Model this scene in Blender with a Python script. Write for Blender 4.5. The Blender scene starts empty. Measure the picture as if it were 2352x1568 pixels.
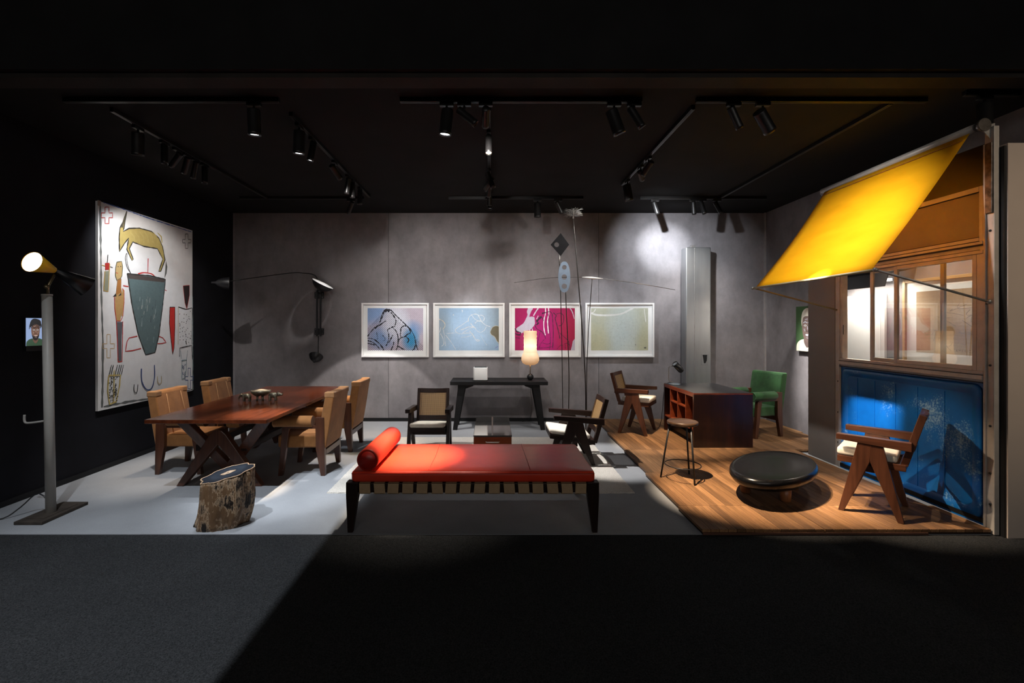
import bpy, bmesh, math, random
from mathutils import Vector, Matrix
R = math.radians
rnd = random.Random(7)
S = bpy.context.scene
COL = S.collection
# ------------------------------------------------------------------ camera, world, exposure
FPX, EYE, VX, VY = 1060.0, 1.55, 1130.0, 746.0
cam = bpy.data.cameras.new('camera'); co = bpy.data.objects.new('camera', cam); COL.objects.link(co)
cam.sensor_width = 36; cam.lens = FPX / 2352 * 36
cam.shift_x = (1176 - VX) / 2352; cam.shift_y = -(784 - VY) / 2352
cam.clip_start = .05
co.location = (0, 0, EYE); co.rotation_euler = (R(90), 0, 0)
S.camera = co
w = bpy.data.worlds.new('hall'); S.world = w; w.use_nodes = True
w.node_tree.nodes['Background'].inputs[0].default_value = (.9, .93, 1, 1)
w.node_tree.nodes['Background'].inputs[1].default_value = .006
S.view_settings.view_transform = 'Standard'; S.view_settings.look = 'None'
S.view_settings.gamma = 1; S.view_settings.exposure = 0
S.view_settings.use_curve_mapping = False
COOL, NEUT, WARM = (.88, .94, 1), (1, .96, .92), (1, .78, .55)
K = 1.0


def lamp(name, pos, target, power, cone, blend=.5, col=NEUT, size=.03, square=False, parent=None):
    l = bpy.data.lights.new(name, 'SPOT'); l.energy = power * K; l.spot_size = R(cone); l.spot_blend = blend
    l.color = col; l.shadow_soft_size = size; l.use_square = square
    o = bpy.data.objects.new(name, l); COL.objects.link(o)
    pos = Vector(pos); d = Vector(target) - pos
    o.location = pos; o.rotation_euler = d.to_track_quat('-Z', 'Y').to_euler()
    if parent is not None:
        o.parent = parent; o.location = pos - parent.location
    return o


# hall light: an area light behind the camera standing in for unseen hall luminaires, and a spotlight with a barn door (built at the end of this script)
ha = bpy.data.lights.new('hall_front_fill', 'AREA'); ha.shape = 'RECTANGLE'; ha.size = 9; ha.size_y = 1.6; ha.energy = 120; ha.color = (1, .95, .9)
hao = bpy.data.objects.new('hall_front_fill', ha); COL.objects.link(hao); hao.location = (.5, -6, 4.0); hao.rotation_euler = (R(80), 0, 0)
lamp('partition_fill', (5.2, -1.2, 4.2), (4.0, 3.4, 1.9), 300, 34, 1.0, WARM, .15)  # extra spot with no known source, added to brighten the taupe partition
HALL_SPOT = (-2.3, 1.6, 4.8)
lamp('hall_spot', HALL_SPOT, (-1.6, 2.8, 0), 860, 76, 1.0, COOL, .0015)

# ------------------------------------------------------------------ materials
MATS = {}


def nodes(name):
    m = bpy.data.materials.new(name); m.use_nodes = True
    nt = m.node_tree
    return m, nt, nt.nodes['Principled BSDF']


def N(nt, t, **k):
    n = nt.nodes.new(t)
    for a, b in k.items():
        if a in n.inputs: n.inputs[a].default_value = b
        else: setattr(n, a, b)
    return n


def ramp(nt, fac, stops):
    r = nt.nodes.new('ShaderNodeValToRGB')
    e = r.color_ramp.elements
    e[0].position, e[0].color = stops[0][0], (*stops[0][1], 1)
    e[1].position, e[1].color = stops[-1][0], (*stops[-1][1], 1)
    for p, c in stops[1:-1]:
        x = e.new(p); x.color = (*c, 1)
    nt.links.new(fac, r.inputs[0]); return r.outputs[0]


def coords(nt, scale=(1, 1, 1)):
    t = nt.nodes.new('ShaderNodeTexCoord'); m = nt.nodes.new('ShaderNodeMapping')
    m.inputs['Scale'].default_value = scale
    nt.links.new(t.outputs['Object'], m.inputs[0]); return m.outputs[0]


def noise(nt, vec, scale, detail=4, rough=.6):
    n = N(nt, 'ShaderNodeTexNoise', Scale=scale, Detail=detail, Roughness=rough)
    nt.links.new(vec, n.inputs['Vector']); return n.outputs['Fac']


def bump(nt, b, h, strength, dist=.01):
    n = N(nt, 'ShaderNodeBump', Strength=strength, Distance=dist)
    nt.links.new(h, n.inputs['Height']); nt.links.new(n.outputs[0], b.inputs['Normal'])


def plain(name, col, rough=.5, metal=0, var=.12, vscale=12, bscale=0, bstr=.2, coat=0, sheen=0, spec=.5, emit=None, estr=0, stretch=(1, 1, 1), lo=.3, hi=.7):
    if name in MATS: return MATS[name]
    m, nt, b = nodes(name)
    v = coords(nt, stretch)
    f = noise(nt, v, vscale)
    c0 = tuple(c * (1 - var) for c in col); c1 = tuple(min(1, c * (1 + var)) for c in col)
    nt.links.new(ramp(nt, f, [(lo, c0), (hi, c1)]), b.inputs['Base Color'])
    b.inputs['Roughness'].default_value = rough; b.inputs['Metallic'].default_value = metal
    b.inputs['Specular IOR Level'].default_value = spec
    b.inputs['Coat Weight'].default_value = coat; b.inputs['Coat Roughness'].default_value = .12
    b.inputs['Sheen Weight'].default_value = sheen
    if bscale: bump(nt, b, noise(nt, v, bscale, 3), bstr)
    if emit: b.inputs['Emission Color'].default_value = (*emit, 1); b.inputs['Emission Strength'].default_value = estr
    MATS[name] = m; return m


def wood(name, dark, light, axis='z', rough=.4, scale=9, coat=0, rand=0, ridge=0, spec=.5):
    if name in MATS: return MATS[name]
    m, nt, b = nodes(name)
    st = {'x': (.08, 1, 1), 'y': (1, .08, 1), 'z': (1, 1, .08)}[axis]
    v = coords(nt, st)
    f = noise(nt, v, scale * 3, 6, .65)
    colr = ramp(nt, f, [(.25, dark), (.5, tuple((a + c) / 2 for a, c in zip(dark, light))), (.75, light)])
    if rand:
        oi = nt.nodes.new('ShaderNodeObjectInfo')
        rr = ramp(nt, oi.outputs['Random'], [(0, (.50, .46, .43)), (.3, (.80, .75, .68)), (.7, (1.0, .95, .92)), (1, (1.3, 1.28, 1.25))])
        mx = N(nt, 'ShaderNodeMixRGB', blend_type='MULTIPLY'); mx.inputs[0].default_value = rand
        nt.links.new(colr, mx.inputs[1]); nt.links.new(rr, mx.inputs[2]); colr = mx.outputs[0]
    nt.links.new(colr, b.inputs['Base Color'])
    b.inputs['Roughness'].default_value = rough; b.inputs['Coat Weight'].default_value = coat
    b.inputs['Coat Roughness'].default_value = .1; b.inputs['Specular IOR Level'].default_value = spec
    bump(nt, b, f, .12)
    MATS[name] = m; return m


def concrete():
    m, nt, b = nodes('concrete')
    v = coords(nt)
    a = noise(nt, v, 1.1, 8, .68); s = noise(nt, coords(nt, (1.3, 1.3, .8)), 2.6, 8, .72)
    mx = N(nt, 'ShaderNodeMath', operation='ADD'); nt.links.new(a, mx.inputs[0]); nt.links.new(s, mx.inputs[1])
    hf = N(nt, 'ShaderNodeMath', operation='MULTIPLY'); hf.inputs[1].default_value = .5; nt.links.new(mx.outputs[0], hf.inputs[0])
    base = ramp(nt, hf.outputs[0], [(.34, (.135, .124, .129)), (.5, (.205, .190, .197)), (.66, (.275, .256, .265))])
    vo = N(nt, 'ShaderNodeTexVoronoi', Scale=7.0); nt.links.new(v, vo.inputs['Vector'])
    sp = ramp(nt, vo.outputs['Distance'], [(.018, (.25, .24, .24)), (.035, (1, 1, 1))])
    mu = N(nt, 'ShaderNodeMixRGB', blend_type='MULTIPLY'); mu.inputs[0].default_value = .8
    nt.links.new(base, mu.inputs[1]); nt.links.new(sp, mu.inputs[2]); nt.links.new(mu.outputs[0], b.inputs['Base Color'])
    b.inputs['Roughness'].default_value = .75; b.inputs['Specular IOR Level'].default_value = .25
    bump(nt, b, hf.outputs[0], .25, .02)
    return m


def carpet(name, col, scale, fleck=.25, bs=.5):
    m, nt, b = nodes(name)
    v = coords(nt)
    f = noise(nt, v, scale, 3, .8); g = noise(nt, v, 2.2, 4, .6)
    c = ramp(nt, f, [(.3, tuple(x * (1 - fleck) for x in col)), (.7, tuple(x * (1 + fleck) for x in col))])
    d = ramp(nt, g, [(.3, (.9, .9, .9)), (.7, (1.06, 1.06, 1.06))])
    mu = N(nt, 'ShaderNodeMixRGB', blend_type='MULTIPLY'); mu.inputs[0].default_value = 1
    nt.links.new(c, mu.inputs[1]); nt.links.new(d, mu.inputs[2]); nt.links.new(mu.outputs[0], b.inputs['Base Color'])
    b.inputs['Roughness'].default_value = 1; b.inputs['Specular IOR Level'].default_value = .05
    bump(nt, b, f, bs, .006)
    return m


def see_through(name, col, share, translucent=.3, rough=.6, scale=(220, 220, 220)):
    """woven cane / paper: part diffuse, part translucent, part open"""
    m, nt, b = nodes(name)
    out = nt.nodes['Material Output']
    v = coords(nt)
    sx_ = nt.nodes.new('ShaderNodeSeparateXYZ'); nt.links.new(v, sx_.inputs[0])
    def sn(o):
        a = N(nt, 'ShaderNodeMath', operation='MULTIPLY'); a.inputs[1].default_value = 520; nt.links.new(o, a.inputs[0])
        b_ = N(nt, 'ShaderNodeMath', operation='SINE'); nt.links.new(a.outputs[0], b_.inputs[0]); return b_.outputs[0]
    gm = N(nt, 'ShaderNodeMath', operation='MAXIMUM'); nt.links.new(sn(sx_.outputs['X']), gm.inputs[0]); nt.links.new(sn(sx_.outputs['Z']), gm.inputs[1])
    f = gm.outputs[0]
    c = ramp(nt, f, [(.0, tuple(x * .35 for x in col)), (.75, tuple(min(1, x * 1.1) for x in col))])
    nt.links.new(c, b.inputs['Base Color']); b.inputs['Roughness'].default_value = rough
    tr = nt.nodes.new('ShaderNodeBsdfTranslucent'); nt.links.new(c, tr.inputs[0])
    m1 = nt.nodes.new('ShaderNodeMixShader'); m1.inputs[0].default_value = translucent
    nt.links.new(b.outputs[0], m1.inputs[1]); nt.links.new(tr.outputs[0], m1.inputs[2])
    tp = nt.nodes.new('ShaderNodeBsdfTransparent')
    m2 = nt.nodes.new('ShaderNodeMixShader'); m2.inputs[0].default_value = share
    nt.links.new(m1.outputs[0], m2.inputs[1]); nt.links.new(tp.outputs[0], m2.inputs[2])
    nt.links.new(m2.outputs[0], out.inputs[0])
    return m


def glass(name, tint=(1, 1, 1), ior=1.5, boost=1.0):
    m, nt, b = nodes(name)
    out = nt.nodes['Material Output']; nt.nodes.remove(b)
    tp = nt.nodes.new('ShaderNodeBsdfTransparent'); tp.inputs[0].default_value = (*tint, 1)
    gl = nt.nodes.new('ShaderNodeBsdfGlossy'); gl.inputs['Roughness'].default_value = 0.0
    ge = nt.nodes.new('ShaderNodeNewGeometry'); dt_ = nt.nodes.new('ShaderNodeVectorMath'); dt_.operation = 'DOT_PRODUCT'
    nt.links.new(ge.outputs['Normal'], dt_.inputs[0]); nt.links.new(ge.outputs['Incoming'], dt_.inputs[1])
    ab = N(nt, 'ShaderNodeMath', operation='ABSOLUTE'); nt.links.new(dt_.outputs['Value'], ab.inputs[0])
    om = N(nt, 'ShaderNodeMath', operation='SUBTRACT'); om.inputs[0].default_value = 1; nt.links.new(ab.outputs[0], om.inputs[1])
    p5 = N(nt, 'ShaderNodeMath', operation='POWER'); p5.inputs[1].default_value = 5; nt.links.new(om.outputs[0], p5.inputs[0])
    mu = N(nt, 'ShaderNodeMath', operation='MULTIPLY_ADD'); mu.inputs[1].default_value = .9 * min(1, boost); mu.inputs[2].default_value = .045 * boost; nt.links.new(p5.outputs[0], mu.inputs[0])
    mx = nt.nodes.new('ShaderNodeMixShader')
    nt.links.new(mu.outputs[0], mx.inputs[0]); nt.links.new(tp.outputs[0], mx.inputs[1]); nt.links.new(gl.outputs[0], mx.inputs[2])
    nt.links.new(mx.outputs[0], out.inputs[0])
    return m


def art_mat(name, rough=.7, dots=None):
    m, nt, b = nodes(name)
    a = nt.nodes.new('ShaderNodeVertexColor'); a.layer_name = 'Col'
    v = coords(nt)
    f = noise(nt, v, 25, 5, .7)
    g = ramp(nt, f, [(.25, (.86, .86, .86)), (.6, (1, 1, 1))])
    mu = N(nt, 'ShaderNodeMixRGB', blend_type='MULTIPLY'); mu.inputs[0].default_value = 1
    nt.links.new(a.outputs[0], mu.inputs[1]); nt.links.new(g, mu.inputs[2])
    o = mu.outputs[0]
    if dots:
        ck = N(nt, 'ShaderNodeTexVoronoi', Scale=dots); ck.inputs['Randomness'].default_value = 0
        mp = nt.nodes.new('ShaderNodeMapping'); mp.inputs['Rotation'].default_value = (0, R(45), 0)
        nt.links.new(v, mp.inputs[0])
        fl = nt.nodes.new('ShaderNodeVectorMath'); fl.operation = 'MULTIPLY'; fl.inputs[1].default_value = (1, 0, 1)
        nt.links.new(mp.outputs[0], fl.inputs[0]); nt.links.new(fl.outputs[0], ck.inputs['Vector'])
        dd = ramp(nt, ck.outputs['Distance'], [(.3, (.1, .1, .12)), (.42, (1, 1, 1))])
        m2 = N(nt, 'ShaderNodeMixRGB', blend_type='MULTIPLY')
        nt.links.new(a.outputs[1], m2.inputs[0]); nt.links.new(o, m2.inputs[1]); nt.links.new(dd, m2.inputs[2]); o = m2.outputs[0]
    nt.links.new(o, b.inputs['Base Color']); b.inputs['Roughness'].default_value = rough
    return m


M_conc = concrete()
M_blackwall = plain('black_wall_paint', (.0075, .0075, .0105), .85, var=.25, vscale=3, spec=.2)
M_ceil = plain('black_ceiling', (.012, .0115, .0118), .9, var=.2, vscale=2, spec=.15)
M_beam = plain('dark_beam_paint', (.022, .019, .017), .8, var=.3, vscale=2, spec=.2)
M_light_carpet = carpet('grey_carpet', (.29, .30, .32), 260, .12, .25)
M_dark_carpet = carpet('charcoal_carpet', (.032, .033, .035), 150, .75, .9)
M_rug = carpet('cream_rug_wool', (.56, .53, .49), 140, .3, .9)
M_trim = plain('black_trim', (.008, .008, .009), .5, spec=.3)
M_black = plain('black_lacquer', (.009, .009, .011), .38, var=.2)
M_fix = plain('black_powder_coat', (.014, .013, .013), .38, var=.15, metal=.2)
M_black_wood = wood('ebonised_wood', (.004, .004, .0045), (.011, .011, .012), 'x', .5, spec=.25)
M_rose = wood('rosewood_top', (.028, .0075, .0035), (.14, .033, .012), 'y', .17, 5, .25)
M_teak_z = wood('teak_vertical', (.027, .0095, .005), (.105, .036, .017), 'z', .35, 8, .1)
M_teak_y = wood('teak_long', (.027, .0095, .005), (.105, .035, .016), 'y', .35, 8, .1)
M_dteak_z = wood('dark_teak_vertical', (.006, .003, .0024), (.022, .009, .006), 'z', .42, 8, spec=.25)
M_dteak_y = wood('dark_teak_long', (.006, .003, .0024), (.022, .009, .006), 'y', .42, 8, spec=.25)
M_dteak_x = wood('dark_teak_cross', (.006, .003, .0024), (.022, .009, .006), 'x', .42, 8, spec=.25)
M_desk = wood('desk_rosewood', (.010, .0032, .002), (.042, .011, .005), 'z', .3, 5, .15)
M_desk_red = wood('desk_red_padauk', (.08, .014, .005), (.25, .05, .016), 'y', .3, 6, .1)
M_plank = wood('ipe_plank', (.125, .06, .023), (.32, .175, .08), 'y', .55, 12, 0, .95)
M_suede = plain('tan_suede', (.29, .125, .04), .85, var=.22, vscale=6, bscale=40, bstr=.08, sheen=.15, spec=.2)
M_suede_edge = plain('worn_suede_edge', (.35, .18, .08), .9, var=.2, vscale=8, sheen=.12, spec=.2)
M_green = plain('green_velvet', (.018, .070, .018), .85, var=.35, vscale=9, sheen=.2, spec=.2)
M_white_cush = plain('cream_linen', (.66, .61, .53), .9, var=.08, vscale=20, bscale=90, bstr=.15, spec=.2)
M_cane = see_through('woven_cane', (.46, .28, .12), .10, .35)
M_red = plain('red_leather', (.56, .040, .016), .36, var=.12, vscale=5, bscale=30, bstr=.06, coat=.03, spec=.36)
M_red_side = plain('red_leather_dark_seam', (.30, .012, .007), .4, var=.1)
M_strap = plain('beige_webbing', (.38, .26, .15), .75, var=.08, vscale=30, bscale=200, bstr=.2, spec=.2)
M_grey_paint = plain('grey_paint', (.40, .385, .36), .45, var=.07, vscale=7)
M_yellow = plain('yellow_enamel', (.90, .50, .025), .35, var=.05)
M_disc = plain('lit_diffuser', (1, 1, 1), .5, emit=(1, .86, .72), estr=6)
M_rust = plain('rusty_iron', (.036, .027, .021), .75, var=.4, vscale=9, bscale=30, bstr=.4)
M_brass = plain('aged_brass', (.30, .24, .15), .4, metal=.9, var=.2)
M_bronze = plain('patinated_bronze', (.17, .155, .115), .38, metal=.75, var=.5, vscale=14)
M_bowl_in = plain('bowl_interior', (.55, .49, .38), .3, metal=.45, var=.2)
M_alu = plain('brushed_aluminium', (.38, .39, .40), .36, metal=.8, var=.16, vscale=4, stretch=(1, 1, .15), bscale=3, bstr=.3)
M_steel = plain('worn_steel', (.30, .29, .28), .45, metal=.6, var=.3, vscale=10)
M_frame_alu = plain('anodised_frame', (.43, .395, .36), .5, metal=.25, var=.15, vscale=8)
M_white = plain('white_lacquer', (.80, .80, .79), .4, var=.02)
M_white_frame = plain('white_frame', (.72, .71, .70), .45, var=.02)
M_mat_board = plain('white_mount_board', (.74, .74, .73), .8, var=.02)
M_panel_grey = plain('grey_facade_sheet', (.20, .185, .175), .6, var=.06, vscale=2)
M_taupe = plain('taupe_partition', (.50, .42, .36), .8, var=.05, vscale=2)
M_dot = plain('dark_bolt', (.02, .018, .016), .5)
M_stool_wood = wood('stool_elm', (.018, .009, .005), (.060, .032, .017), 'x', .34, 8)
M_iron = plain('black_iron', (.010, .010, .011), .45, var=.2, metal=.3)
M_stone = plain('black_polished_stone', (.0035, .0035, .004), .24, var=.8, vscale=90, spec=.35)
M_leg_orange = wood('table_foot_wood', (.14, .05, .018), (.32, .125, .045), 'z', .4)
M_wire = plain('blued_wire', (.06, .055, .05), .4, metal=.7)
M_bluegrey = plain('blue_grey_plate', (.20, .26, .34), .4, metal=.3, var=.1)
M_cloth = None
M_glass = glass('window_glass', (.97, .97, .96), 1.5, 2.2)
M_picglass = glass('picture_glass', (1, 1, 1), 1.4, .25)
M_art = art_mat('painted_canvas', .75)
M_print = art_mat('printed_paper', .8, dots=44)
M_black_glass = plain('dark_glass', (.012, .010, .008), .12, var=.3, vscale=5)
M_transom = plain('frosted_transom', (.19, .155, .13), .25, var=.08, vscale=3)
M_wood_pale = wood('pale_oak_frame', (.40, .25, .12), (.55, .36, .18), 'y', .5)
M_screen_dark = plain('dark_panel', (.01, .01, .01), .4)
M_mirrorlac = plain('mirror_gloss_top', (.72, .69, .67), .04, var=.03, metal=.9)
M_strip = plain('pale_inlay', (.22, .13, .09), .3)


def awning_mat():
    m, nt, b = nodes('yellow_canvas')
    out = nt.nodes['Material Output']
    v = coords(nt)
    f = noise(nt, coords(nt, (1, .25, 1)), 14, 4)
    c = ramp(nt, f, [(.3, (.84, .47, .006)), (.7, (.95, .57, .012))])
    nt.links.new(c, b.inputs['Base Color']); b.inputs['Roughness'].default_value = .8; b.inputs['Specular IOR Level'].default_value = .15
    tr = nt.nodes.new('ShaderNodeBsdfTranslucent'); tr.inputs[0].default_value = (1, .58, .09, 1)
    mx = nt.nodes.new('ShaderNodeMixShader'); mx.inputs[0].default_value = .58
    nt.links.new(b.outputs[0], mx.inputs[1]); nt.links.new(tr.outputs[0], mx.inputs[2]); nt.links.new(mx.outputs[0], out.inputs[0])
    bump(nt, b, f, .12)
    return m


def blue_mat():
    m, nt, b = nodes('blue_enamel_worn')
    v = coords(nt)
    a = noise(nt, v, 62, 8, .8); g = noise(nt, v, 2.6, 4, .6)
    mul = N(nt, 'ShaderNodeMath', operation='MULTIPLY'); nt.links.new(a, mul.inputs[0]); nt.links.new(g, mul.inputs[1])
    base = ramp(nt, noise(nt, v, 3, 4), [(.3, (.003, .085, .29)), (.7, (.004, .13, .43))])
    msk = ramp(nt, mul.outputs[0], [(.290, (0, 0, 0)), (.345, (1, 1, 1))])
    mx = N(nt, 'ShaderNodeMixRGB'); nt.links.new(msk, mx.inputs[0]); nt.links.new(base, mx.inputs[1]); mx.inputs[2].default_value = (.22, .38, .54, 1)
    nt.links.new(mx.outputs[0], b.inputs['Base Color']); b.inputs['Roughness'].default_value = .28
    bump(nt, b, a, .05)
    return m


def bark_mat():
    m, nt, b = nodes('petrified_bark')
    v = coords(nt, (1, 1, .16))
    a = noise(nt, v, 26, 8, .75); g = noise(nt, coords(nt), 7, 5, .7)
    mu = N(nt, 'ShaderNodeMath', operation='ADD'); nt.links.new(a, mu.inputs[0]); nt.links.new(g, mu.inputs[1])
    c = ramp(nt, mu.outputs[0], [(.88, (.012, .0065, .004)), (1.10, (.075, .041, .021)), (1.21, (.19, .105, .05)), (1.33, (.60, .42, .27))])
    nt.links.new(c, b.inputs['Base Color']); b.inputs['Roughness'].default_value = .6
    bump(nt, b, a, .9, .02)
    return m


def stump_top_mat():
    m, nt, b = nodes('petrified_cut_face')
    tc = nt.nodes.new('ShaderNodeTexCoord')
    le = nt.nodes.new('ShaderNodeVectorMath'); le.operation = 'LENGTH'
    mp = nt.nodes.new('ShaderNodeMapping'); mp.inputs['Scale'].default_value = (5.2, 5.6, 0)
    nt.links.new(tc.outputs['Object'], mp.inputs[0]); nt.links.new(mp.outputs[0], le.inputs[0])
    n2 = noise(nt, coords(nt, (1, 1, 0)), 16, 5, .7)
    ad = N(nt, 'ShaderNodeMath', operation='MULTIPLY_ADD'); ad.inputs[1].default_value = .55; nt.links.new(n2, ad.inputs[0]); nt.links.new(le.outputs['Value'], ad.inputs[2])
    c = ramp(nt, ad.outputs[0], [(.42, (.68, .50, .36)), (.50, (.5, .34, .22)), (.54, (.02, .028, .04)), (.8, (.035, .047, .065)), (1.0, (.018, .024, .034))])
    nt.links.new(c, b.inputs['Base Color']); b.inputs['Roughness'].default_value = .35
    return m


M_awning = awning_mat(); M_blue = blue_mat(); M_bark = bark_mat(); M_stump_top = stump_top_mat()

# ------------------------------------------------------------------ mesh helpers
LOC = {}


def prop(o, label=None, cat=None, group=None, kind=None):
    if label: o['label'] = label
    if cat: o['category'] = cat
    if group: o['group'] = group
    if kind: o['kind'] = kind
    return o


def thing(name, label, cat, loc=(0, 0, 0), rz=0, group=None, world=True):
    o = bpy.data.objects.new(name, None); COL.objects.link(o)
    o.location = loc; o.rotation_euler = (0, 0, rz); o.empty_display_size = .1
    LOC[o.name] = Vector(loc) if world else Vector((0, 0, 0))
    return prop(o, label, cat, group)


class MB:
    def __init__(self): self.v = []; self.f = []; self.sm = []

    def add(self, vs, fs, smooth=False):
        b = len(self.v); self.v += [Vector(p) for p in vs]
        self.f += [tuple(b + i for i in f) for f in fs]; self.sm += [smooth] * len(fs); return self

    def box(self, lo, hi, M=None):
        x0, y0, z0 = lo; x1, y1, z1 = hi
        vs = [Vector(p) for p in ((x0, y0, z0), (x1, y0, z0), (x1, y1, z0), (x0, y1, z0), (x0, y0, z1), (x1, y0, z1), (x1, y1, z1), (x0, y1, z1))]
        if M: vs = [M @ p for p in vs]
        return self.add(vs, [(0, 3, 2, 1), (4, 5, 6, 7), (0, 1, 5, 4), (1, 2, 6, 5), (2, 3, 7, 6), (3, 0, 4, 7)])

    def prism(self, pts, a, b, axis='x'):
        """polygon pts in the two other axes, extruded from a to b along axis"""
        n = len(pts)
        mk = {'x': lambda p, t: (t, p[0], p[1]), 'y': lambda p, t: (p[0], t, p[1]), 'z': lambda p, t: (p[0], p[1], t)}[axis]
        vs = [mk(p, a) for p in pts] + [mk(p, b) for p in pts]
        fs = [tuple(range(n))[::-1], tuple(range(n, 2 * n))] + [(i, (i + 1) % n, n + (i + 1) % n, n + i) for i in range(n)]
        return self.add(vs, fs)

    def loft(self, rings, cap=True, smooth=True, closed=True):
        n = len(rings[0]); vs = [p for r in rings for p in r]; fs = []
        for i in range(len(rings) - 1):
            for j in range(n if closed else n - 1):
                a = i * n + j; b2 = i * n + (j + 1) % n
                fs.append((a, b2, b2 + n, a + n))
        self.add(vs, fs, smooth)
        if cap:
            b = len(self.v) - len(vs)
            self.f.append(tuple(b + i for i in range(n))[::-1]); self.f.append(tuple(b + (len(rings) - 1) * n + i for i in range(n)))
            self.sm += [False, False]
        return self

    def tube(self, path, r, n=10, cap=True):
        path = [Vector(p) for p in path]; rings = []
        rr = r if isinstance(r, (list, tuple)) else [r] * len(path)
        up = None
        for i, p in enumerate(path):
            d = (path[min(i + 1, len(path) - 1)] - path[max(i - 1, 0)]).normalized()
            if up is None:
                up = d.orthogonal().normalized()
            else:
                up = (up - d * up.dot(d)).normalized()
            s = d.cross(up)
            rings.append([p + (up * math.cos(2 * math.pi * k / n) + s * math.sin(2 * math.pi * k / n)) * rr[i] for k in range(n)])
        return self.loft(rings, cap)

    def lathe(self, prof, origin=(0, 0, 0), axis=(0, 0, 1), n=28, cap=False, squash=None):
        ax = Vector(axis).normalized(); u = ax.orthogonal().normalized(); s = ax.cross(u); o = Vector(origin)
        rings = []
        for r, h in prof:
            rings.append([o + ax * h + (u * math.cos(2 * math.pi * k / n) + s * math.sin(2 * math.pi * k / n)) * max(r, 1e-4) for k in range(n)])
        if squash: rings = [[squash(p) for p in r] for r in rings]
        return self.loft(rings, cap)

    def ball(self, c, r, n=14, m=8):
        rx, ry, rz = (r, r, r) if not isinstance(r, (tuple, list)) else r
        rings = []
        for i in range(1, m):
            t = math.pi * i / m
            rings.append([Vector((c[0] + rx * math.sin(t) * math.cos(2 * math.pi * k / n), c[1] + ry * math.sin(t) * math.sin(2 * math.pi * k / n), c[2] - rz * math.cos(t))) for k in range(n)])
        return self.loft(rings, True)

    def build(self, name, mat, parent=None, bevel=0, seg=2, origin=None, subsurf=0, remesh=0, mats=None, kind=None, label=None):
        off = Vector((0, 0, 0))
        if parent is not None: off = LOC.get(parent.name, Vector((0, 0, 0)))
        elif origin is not None: off = Vector(origin)
        me = bpy.data.meshes.new(name)
        me.from_pydata([tuple(p - off) for p in self.v], [], self.f)
        me.polygons.foreach_set('use_smooth', self.sm)
        bm = bmesh.new(); bm.from_mesh(me); bmesh.ops.recalc_face_normals(bm, faces=bm.faces); bm.to_mesh(me); bm.free()
        o = bpy.data.objects.new(name, me); COL.objects.link(o)
        me.materials.append(mat)
        if parent is not None:
            o.parent = parent; LOC[o.name] = off
        else:
            o.location = off; LOC[o.name] = off
        if remesh:
            d = o.modifiers.new('r', 'REMESH'); d.mode = 'VOXEL'; d.voxel_size = remesh; d.use_smooth_shade = True
        if bevel:
            d = o.modifiers.new('b', 'BEVEL'); d.width = bevel; d.segments = seg; d.limit_method = 'ANGLE'; d.angle_limit = R(40); d.harden_normals = False
        if subsurf:
            d = o.modifiers.new('s', 'SUBSURF'); d.levels = subsurf; d.render_levels = subsurf
        if kind: o['kind'] = kind
        if label: o['label'] = label
        return o


def box(name, lo, hi, mat, parent=None, bevel=0, **k):
    if parent is None and 'origin' not in k: k['origin'] = ((lo[0] + hi[0]) / 2, (lo[1] + hi[1]) / 2, lo[2])
    return MB().box(lo, hi).build(name, mat, parent, bevel, **k)


def struct(name, lo, hi, mat, **k):
    o = box(name, lo, hi, mat, **k); o['kind'] = 'structure'; return o


def copy_tree(o, loc=None, rz=None, label=None):
    c = o.copy(); COL.objects.link(c)
    if loc is not None: c.location = loc
    if rz is not None: c.rotation_euler = (0, 0, rz)
    if label: c['label'] = label
    for ch in list(o.children):
        d = ch.copy(); COL.objects.link(d); d.parent = c
        for g in list(ch.children):
            e = g.copy(); COL.objects.link(e); e.parent = d
    return c


def rings_rect(hx, hy, r, z, n=5):
    """rounded rectangle ring"""
    pts = []
    for cx, cy, a0 in ((hx - r, hy - r, 0), (-hx + r, hy - r, 90), (-hx + r, -hy + r, 180), (hx - r, -hy + r, 270)):
        for k in range(n + 1):
            a = R(a0 + 90 * k / n); pts.append(Vector((cx + r * math.cos(a), cy + r * math.sin(a), z)))
    return pts


def cushion(lo, hi, r, corner=.03, puff=0):
    """soft box: rounded corners and edges"""
    hx, hy = (hi[0] - lo[0]) / 2, (hi[1] - lo[1]) / 2; cx, cy = (lo[0] + hi[0]) / 2, (lo[1] + hi[1]) / 2
    m = MB(); rg = []
    z0, z1 = lo[2], hi[2]
    for t in (0, 30, 60, 90):
        s = r * (1 - math.sin(R(t))); rg.append([p + Vector((cx, cy, 0)) for p in rings_rect(hx - s, hy - s, max(corner - s * .5, .004), z0 + r * (1 - math.cos(R(t))))])
    for t in (90, 60, 30, 0):
        s = r * (1 - math.sin(R(t))); rg.append([p + Vector((cx, cy, 0)) for p in rings_rect(hx - s, hy - s, max(corner - s * .5, .004), z1 - r * (1 - math.cos(R(t))))])
    if puff:
        for q in (.7, .35):
            rg.append([Vector((cx + (p.x - cx) * q, cy + (p.y - cy) * q, z1 + puff * (1 - q * q))) for p in rg[7]])
    m.loft(rg, True, True); return m


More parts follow.
